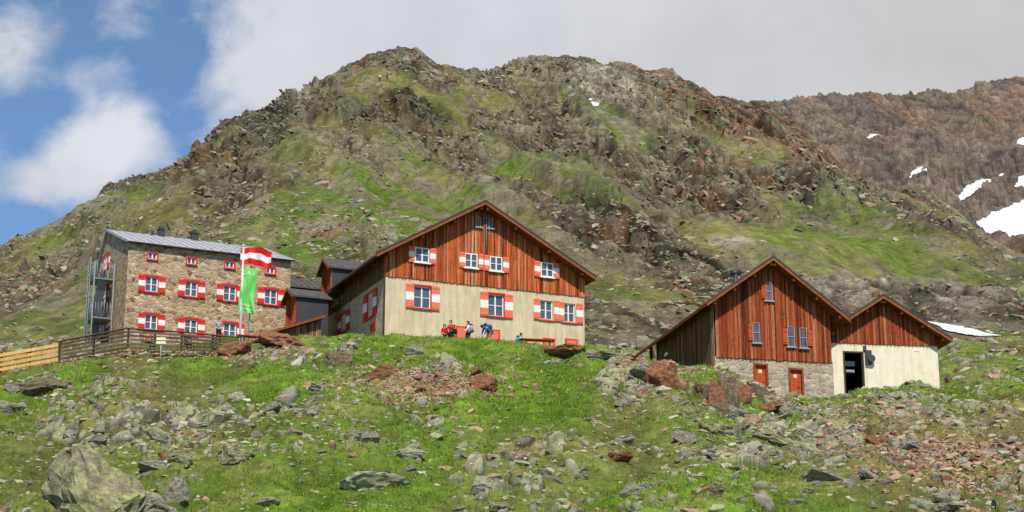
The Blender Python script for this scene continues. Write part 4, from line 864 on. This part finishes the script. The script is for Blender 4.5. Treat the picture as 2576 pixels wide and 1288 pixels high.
# ------------------------------------------------------------ benches and tables
def table(x,Y,rz,ln,label,group=None,z=None):
    p=gz(x,Y); o=empty('picnic_table',p,rz,label,'table',group)
    mb=MB()
    for k in range(4): mb.box(-ln/2,ln/2,-.34+k*.175,-.34+k*.175+.165,.72,.76)
    mb.build('tabletop','red_paint',o)
    for s in (-1,1):
        mb=MB(); a=s*(ln/2-.25); mb.hexa([(a-.04,-.32,-.3),(a+.04,-.32,-.3),(a+.04,-.24,-.3),(a-.04,-.24,-.3),(a-.04,-.2,.72),(a+.04,-.2,.72),(a+.04,-.12,.72),(a-.04,-.12,.72)]); mb.hexa([(a-.04,.24,-.3),(a+.04,.24,-.3),(a+.04,.32,-.3),(a-.04,.32,-.3),(a-.04,.12,.72),(a+.04,.12,.72),(a+.04,.2,.72),(a-.04,.2,.72)]); mb.box(a-.03,a+.03,-.28,.28,.66,.718); mb.build('leg','grey_steel',o)
    return o
def bench(x,Y,rz,ln,label,back=True):
    p=gz(x,Y); o=empty('bench',p,rz,label,'bench')
    mb=MB()
    for k in range(2): mb.box(-ln/2,ln/2,-.2+k*.2,-.2+k*.2+.19,.42,.46)
    mb.build('seat','red_paint',o)
    for s in (-1,1):
        mb=MB(); a=s*(ln/2-.2); mb.box(a-.04,a+.04,-.17,.17,-.3,.418); mb.build('leg','grey_steel',o)
    if back: mb=MB(); mb.box(-ln/2,ln/2,.22,.26,.6,.85); mb.box(-ln/2+.3,-ln/2+.36,.19,.219,.4,.8); mb.box(ln/2-.36,ln/2-.3,.19,.219,.4,.8); mb.build('backrest','red_paint',o)
table(1350,113.2,.2,2.2,'long red table on the grass crest below the right part of the hut')
bench(1312,114.0,.2,1.2,'short red bench where the hiker in front of the hut sits',False)
bench(1160,116.2,.35,1.6,'red bench against the hut wall behind the standing hikers')
table(640,116.5,.35,2.2,'red terrace table at the right end of the dark railing')
table(690,117.5,.4,2.2,'red table on the outcrop in front of the timber shed')
# ------------------------------------------------------------ people
def skin(name,pts,edges,rad,mat,parent,root=0,sub=1):
    bm=bmesh.new(); lay=bm.verts.layers.skin.verify(); vs=[]
    for p,r in zip(pts,rad):
        v=bm.verts.new(p); v[lay].radius=(r,r) if not isinstance(r,tuple) else r; vs.append(v)
    vs[root][lay].use_root=True
    for a,b in edges: bm.edges.new((vs[a],vs[b]))
    me=bpy.data.meshes.new(name); bm.to_mesh(me); bm.free(); me.materials.append(MT[mat])
    o=link(bpy.data.objects.new(name,me),parent); k=o.modifiers.new('skin','SKIN'); k.use_smooth_shade=True
    q=o.modifiers.new('sub','SUBSURF'); q.levels=sub; q.render_levels=sub; return o
def pose_j(pose):
    j=dict(pel=(0,0,.95),spi=(0,0,1.14),che=(0,.01,1.34),nec=(0,0,1.48),chin=(0,-.02,1.56),hed=(0,-.015,1.63),top=(0,0,1.70))
    for s,n in ((-1,'L'),(1,'R')):
        j.update({n+'sh':(s*.17,.01,1.40),n+'el':(s*.23,.04,1.13),n+'wr':(s*.22,-.07,.92),n+'ha':(s*.21,-.12,.85),n+'hi':(s*.09,0,.90),n+'kn':(s*.1,-.02,.5),n+'an':(s*.1,.03,.09),n+'to':(s*.12,-.15,.05)})
    if pose=='walk': j.update(Lkn=(-.1,-.16,.52),Lan=(-.1,-.18,.1),Lto=(-.1,-.36,.08),Rkn=(.1,.04,.5),Ran=(.1,.26,.13),Rto=(.1,.12,.04),Lel=(-.22,.16,1.16),Lwr=(-.2,.1,.95),Lha=(-.19,.04,.9),Rel=(.22,-.1,1.15),Rwr=(.19,-.28,1.05),Rha=(.18,-.35,1.04))
    if pose=='arms': j.update(Rel=(.25,-.1,1.16),Rwr=(.14,-.3,1.25),Rha=(.1,-.34,1.3),Lel=(-.25,-.08,1.15),Lwr=(-.16,-.28,1.18),Lha=(-.12,-.34,1.2))
    if pose=='bend':
        j.update(pel=(0,.16,.92),spi=(0,.02,1.06),che=(0,-.17,1.14),nec=(0,-.3,1.16),chin=(0,-.38,1.15),hed=(0,-.43,1.18),top=(0,-.49,1.2))
        for s,n in ((-1,'L'),(1,'R')): j.update({n+'sh':(s*.17,-.21,1.15),n+'el':(s*.2,-.28,.9),n+'wr':(s*.15,-.38,.68),n+'ha':(s*.13,-.41,.6),n+'hi':(s*.09,.15,.88),n+'kn':(s*.1,-.03,.5),n+'an':(s*.1,.06,.09)})
    if pose=='sit':
        for k in ('pel','spi','che','nec','chin','hed','top'): x,y,z=j[k]; j[k]=(x,y+.1-(z-.95)*.12,z-.38)
        for s,n in ((-1,'L'),(1,'R')): j.update({n+'sh':(s*.17,.05,1.02),n+'el':(s*.23,-.02,.78),n+'wr':(s*.15,-.26,.7),n+'ha':(s*.12,-.34,.68),n+'hi':(s*.09,.08,.54),n+'kn':(s*.12,-.36,.53),n+'an':(s*.12,-.36,.1),n+'to':(s*.13,-.54,.05)})
    return j
def person(p,rz,pose,shirt,legs,hair,label,sc=1.,shorts=False,long_hair=False):
    o=empty('person',p,rz,label,'person'); o.scale=(sc,)*3; j=pose_j(pose)
    K=['pel','spi','che','nec','chin','hed','top']+[n+k for n in 'LR' for k in ('sh','el','wr','ha','hi','kn','an','to')]; R=dict(pel=.11,spi=.1,che=.115,nec=.05,chin=.062,hed=.088,top=.055,sh=.055,el=.04,wr=.027,ha=(.02,.038),hi=.085,kn=.055,an=.036,to=.03)
    pts=[Vector(j[k]) for k in K]; rad=[R[k] if k in R else R[k[1:]] for k in K]; ix={k:i for i,k in enumerate(K)}
    E=[('pel','spi'),('spi','che'),('che','nec'),('nec','chin'),('chin','hed'),('hed','top')]
    for n in 'LR': E+=[('che',n+'sh'),(n+'sh',n+'el'),(n+'el',n+'wr'),(n+'wr',n+'ha'),('pel',n+'hi'),(n+'hi',n+'kn'),(n+'kn',n+'an'),(n+'an',n+'to')]
    E=[(ix[a],ix[b]) for a,b in E]
    for n in 'LR':
        h=Vector(j[n+'ha']); d=(h-Vector(j[n+'wr'])).normalized(); sd=d.cross(Vector((0,0,1) if abs(d.z)<.8 else (0,1,0))).normalized(); up=sd.cross(d)
        for q,(off,ln) in enumerate(((-.03,.06),(-.01,.075),(.01,.07),(.03,.055))):
            a=h+sd*off+d*.03; b=a+d*ln*.5; c=b+d*ln*.35+up*ln*.25; i=len(pts); pts+=[a,b,c]; rad+=[.009,.0085,.007]; E+=[(ix[n+'ha'],i),(i,i+1),(i+1,i+2)]
        a=h+sd*(-.045)-d*.02; b=a+d*.045-sd*.012; i=len(pts); pts+=[a,b]; rad+=[.011,.009]; E+=[(ix[n+'ha'],i),(i,i+1)]
    hd=Vector(j['hed']); up=(Vector(j['top'])-Vector(j['chin'])).normalized(); fw=Vector((0,-1,0)); fw=(fw-up*fw.dot(up)); fw=fw.normalized() if fw.length>.3 else Vector((0,0,-1))
    i=len(pts); pts.append(hd+fw*.1-up*.01); rad.append(.014); E.append((ix['hed'],i))
    skin('body',pts,E,rad,'skin',o,0)
    sdv=up.cross(fw)
    for s in (-1,1):
        mb=MB(); e=hd+fw*.078+sdv*s*.032+up*.012; mb.tube([tuple(e),tuple(e+fw*.012)],.011,6); mb.build('eye','eye_dark',o)
    def sub(name,keys,radm,mat,ed,extra=None):
        q=[Vector(j[k]) for k in keys]; skin(name,q,[(keys.index(a),keys.index(b)) for a,b in ed],radm,mat,o,0)
    ks=['pel','spi','che','nec']+[n+k for n in 'LR' for k in ('sh','el','wr')]
    sub('jacket',ks,[.13,.125,.14,.058]+[.074,.056,.042]*2,shirt,[('pel','spi'),('spi','che'),('che','nec')]+[e for n in 'LR' for e in (('che',n+'sh'),(n+'sh',n+'el'),(n+'el',n+'wr'))])
    lo=('hi','kn') if shorts else ('hi','kn','an')
    ks=['pel']+[n+k for n in 'LR' for k in lo]
    sub('trousers',ks,[.134]+([.1,.078] if shorts else [.1,.074,.055])*2,legs,[e for n in 'LR' for e in ([('pel',n+'hi'),(n+'hi',n+'kn')]+([] if shorts else [(n+'kn',n+'an')]))])
    for n in 'LR':
        a=Vector(j[n+'an']);t=Vector(j[n+'to']); skin('shoe',[a+Vector((0,.03,-.02)),a.lerp(t,.5)-Vector((0,0,.015)),t],[(0,1),(1,2)],[.055,.05,.042],'boot',o)
    bm=bmesh.new(); bmesh.ops.create_icosphere(bm,subdivisions=3,radius=.108)
    for v in bm.verts:
        q=v.co; dfw=q.dot(fw); dup=q.dot(up)
        if dfw>.02 and dup<.035: v.co=q*.55
        if long_hair and dup<-.02 and dfw<0: v.co=q-up*.12-fw*.01
    for v in bm.verts: v.co=v.co+hd+up*.02-fw*.012
    me=bpy.data.meshes.new('hair'); bm.to_mesh(me); bm.free(); me.materials.append(MT[hair]); me.polygons.foreach_set('use_smooth',[True]*len(me.polygons)); link(bpy.data.objects.new('hair',me),o)
    return o
def backpack(per,mat,label,pose='stand'):
    j=pose_j(pose); a=Vector(j['pel']);c=Vector(j['nec']); up=(c-a).normalized(); bk=Vector((1,0,0)).cross(up)
    if bk.y<0 and pose!='bend': bk=-bk
    if pose=='bend' and bk.z<0: bk=-bk
    mid=a.lerp(c,.58)+bk*.2; Rm=Matrix((Vector((1,0,0)),bk,up)).transposed()
    o=bpy.data.objects.new('backpack',None); link(o); sc=per.scale[0]; o.scale=(sc,)*3; o.rotation_euler=per.rotation_euler
    o.location=per.location+Matrix.Rotation(per.rotation_euler.z,3,'Z')@(mid*sc); tag(o,label,'backpack')
    mp=lambda x,y,z:tuple(Rm@Vector((x,y,z)))
    mb=MB(mp); mb.hexa([(-.14,-.1,-.26),(.14,-.1,-.26),(.15,.12,-.24),(-.15,.12,-.24),(-.12,-.09,.24),(.12,-.09,.24),(.11,.07,.22),(-.11,.07,.22)]); mb.build('bag',mat,o,True,.035)
    mb=MB(mp); mb.box(-.1,.1,.125,.17,-.2,.02); mb.build('pocket',mat,o,True,.015)
    mb=MB(mp); mb.hexa([(-.13,-.11,.25),(.13,-.11,.25),(.12,.1,.22),(-.12,.1,.22),(-.1,-.08,.31),(.1,-.08,.31),(.09,.06,.29),(-.09,.06,.29)]); mb.build('lid','cloth_dark',o,True,.02)
    for s in (-1,1): mb=MB(mp); mb.tube([(s*.09,-.1,.2),(s*.1,-.22,.24),(s*.11,-.36,.12),(s*.11,-.3,-.1),(s*.1,-.12,-.2)],.018,6); mb.build('strap','cloth_dark',o,True)
person(gz(1118,114.6),.5,'stand','cloth_red','cloth_dark','hair_brown','child in a red top standing at the left end of the hiker group',.88,long_hair=True)
pB=person(gz(1133,114.3),-.6,'arms','cloth_red','cloth_dark','hair_brown','hiker in a red jacket standing with raised hands before the hut',1.0)
pB2=person(gz(1144,115.0),1.2,'stand','cloth_dark','cloth_khaki','hair_brown','hiker in dark clothing standing just right of the red jacket',.95); backpack(pB2,'cloth_red','red backpack worn by the hiker in dark clothing')
pC=person(gz(1177,114.3),-1.3,'walk','cloth_white','cloth_dark','hair_brown','hiker in a white top walking with a grey backpack',1.0,long_hair=True); backpack(pC,'cloth_grey','grey backpack on the hiker in the white top','walk')
pD=person(gz(1228,113.2),-1.0,'bend','cloth_blue','cloth_khaki','hair_brown','person in a blue shirt bending forward on the grass before the hut',1.0,shorts=True); backpack(pD,'cloth_blue','blue backpack on the bending person','bend')
pE=person(gz(1312,114.0),1.5,'sit','cloth_white','cloth_dark','hair_brown','hiker in a white top sitting on the short red bench',1.0); backpack(pE,'cloth_teal','teal backpack on the sitting hiker','sit')
pF=person(gz(548,119.0),.3,'stand','cloth_grey','cloth_dark','hair_brown','person in grey standing on the terrace behind the dark railing',1.0)
person(gz(372,119.2),2.6,'sit','cloth_orange','cloth_dark','hair_brown','person in orange sitting behind the railing under the lower left window',1.0)
person(gz(470,119.2),2.9,'sit','cloth_dark','cloth_dark','hair_brown','person in dark clothes sitting behind the railing under the middle lower window',1.0)
person(mt_at(956,206),.3,'walk','cloth_white','cloth_dark','hair_brown','distant hiker in white high on the left shoulder of the mountain',1.0)
person(mt_at(973,202),-.4,'walk','cloth_purple','cloth_dark','hair_brown','distant hiker in purple next to the white one near the mountain top',1.0)
# ------------------------------------------------------------ sky, sun, camera
AZ,EL=math.radians(7),math.radians(50)
sd=Vector((math.sin(AZ)*math.cos(EL),-math.cos(AZ)*math.cos(EL),math.sin(EL)))
Ld=bpy.data.lights.new('sun','SUN'); Ld.energy=5.0; Ld.angle=math.radians(.5); Ld.color=(1,.95,.86); lo=bpy.data.objects.new('sun',Ld); link(lo); lo.rotation_euler=(-sd).to_track_quat('-Z','Y').to_euler(); lo.location=(0,-50,80)
wd=bpy.data.worlds.new('World'); SC.world=wd; wd.use_nodes=True; t=wd.node_tree; N=t.nodes; Lk=t.links; bg=N['Background']; bg.inputs['Strength'].default_value=.1
sky=N.new('ShaderNodeTexSky'); sky.sky_type='NISHITA'; sky.sun_disc=False; sky.sun_elevation=EL; sky.sun_rotation=math.pi-AZ; sky.altitude=2500
def nd(tp,**kw):
    n=N.new(tp)
    for k,v in kw.items(): setattr(n,k,v)
    return n
def mth(op,a,b=None,clamp=False):
    n=nd('ShaderNodeMath',operation=op,use_clamp=clamp)
    for i,v in enumerate((a,b)):
        if v is None: continue
        if isinstance(v,bpy.types.NodeSocket): Lk.new(v,n.inputs[i])
        else: n.inputs[i].default_value=v
    return n.outputs[0]
def mrange(v,a,b,c=0,d=1,smooth=True):
    n=nd('ShaderNodeMapRange'); n.interpolation_type='SMOOTHSTEP' if smooth else 'LINEAR'; Lk.new(v,n.inputs[0])
    for k,x in zip((1,2,3,4),(a,b,c,d)): n.inputs[k].default_value=x
    return n.outputs[0]
tc=nd('ShaderNodeTexCoord'); sx=nd('ShaderNodeSeparateXYZ'); Lk.new(tc.outputs['Generated'],sx.inputs[0])
yy=mth('MAXIMUM',sx.outputs[1],.05); A_=mth('DIVIDE',sx.outputs[0],yy); E_=mth('DIVIDE',sx.outputs[2],yy)
cb=nd('ShaderNodeCombineXYZ'); Lk.new(A_,cb.inputs[0]); Lk.new(E_,cb.inputs[1])
def wnoise(scale,detail,rough,dist=0,off=(0,0,0)):
    mp=nd('ShaderNodeMapping'); mp.inputs['Location'].default_value=off; Lk.new(cb.outputs[0],mp.inputs[0])
    n=nd('ShaderNodeTexNoise'); Lk.new(mp.outputs[0],n.inputs['Vector']); n.inputs['Scale'].default_value=scale; n.inputs['Detail'].default_value=detail; n.inputs['Roughness'].default_value=rough; n.inputs['Distortion'].default_value=dist; return n.outputs['Fac']
def blob(px,py,r):
    d=ray(px,py); n=nd('ShaderNodeVectorMath',operation='DISTANCE'); Lk.new(cb.outputs[0],n.inputs[0]); n.inputs[1].default_value=(d[0]/d[1],d[2]/d[1],0); return mrange(n.outputs['Value'],0,r/4550.,1,0)
n1_=wnoise(19,12,.60,.3,(.3,.1,0)); n2_=wnoise(12,9,.55,.1,(2,1,0))
edge=mrange(mth('ADD',A_,mth('MULTIPLY',mth('SUBTRACT',n2_,.5),.08)),-.19,-.11)
f=mth('ADD',n1_,mth('MULTIPLY',edge,.66))
for px,py,r,s in ((290,370,190,.50),(190,440,170,.40),(90,470,110,.18),(40,130,190,.28),(330,30,150,.20),(230,200,120,.12),(440,170,150,-.18),(50,330,90,-.14),(30,580,120,-.28),(460,300,120,-.16),(200,110,90,-.06)): f=mth('ADD',f,mth('MULTIPLY',blob(px,py,r),s))
cf_=mrange(f,.42,.94); cf_=mth('MAXIMUM',cf_,.06); cf_=mth('MULTIPLY',cf_,mrange(sx.outputs[1],.2,.5))
rp=nd('ShaderNodeValToRGB'); Lk.new(mth('ADD',n2_,mth('MULTIPLY',blob(270,350,230),.35)),rp.inputs[0]); rp.color_ramp.elements[0].position=.28; rp.color_ramp.elements[0].color=(6.0,6.15,6.65,1); rp.color_ramp.elements[1].position=.8; rp.color_ramp.elements[1].color=(7.4,7.6,8.1,1)
dk=nd('ShaderNodeMix',data_type='RGBA',blend_type='MULTIPLY'); Lk.new(mrange(A_,-.05,.3,0,1),dk.inputs[0]); Lk.new(rp.outputs[0],dk.inputs[6]); dk.inputs[7].default_value=(.89,.86,.82,1)
ti=nd('ShaderNodeMix',data_type='RGBA',blend_type='MULTIPLY'); ti.inputs[0].default_value=1; Lk.new(sky.outputs[0],ti.inputs[6]); ti.inputs[7].default_value=(.92,1.25,1.42,1)
mx=nd('ShaderNodeMix',data_type='RGBA'); Lk.new(cf_,mx.inputs[0]); Lk.new(ti.outputs[2],mx.inputs[6]); Lk.new(dk.outputs[2],mx.inputs[7]); Lk.new(mx.outputs[2],bg.inputs['Color'])
cam=bpy.data.cameras.new('camera'); cam.sensor_width=36; cam.lens=36*F/2576; cam.clip_end=20000; cam.clip_start=.5
co=bpy.data.objects.new('camera',cam); link(co); co.rotation_euler=(math.pi/2+P,0,0); SC.camera=co
SC.view_settings.view_transform='Standard'; SC.view_settings.look='None'; SC.view_settings.exposure=0
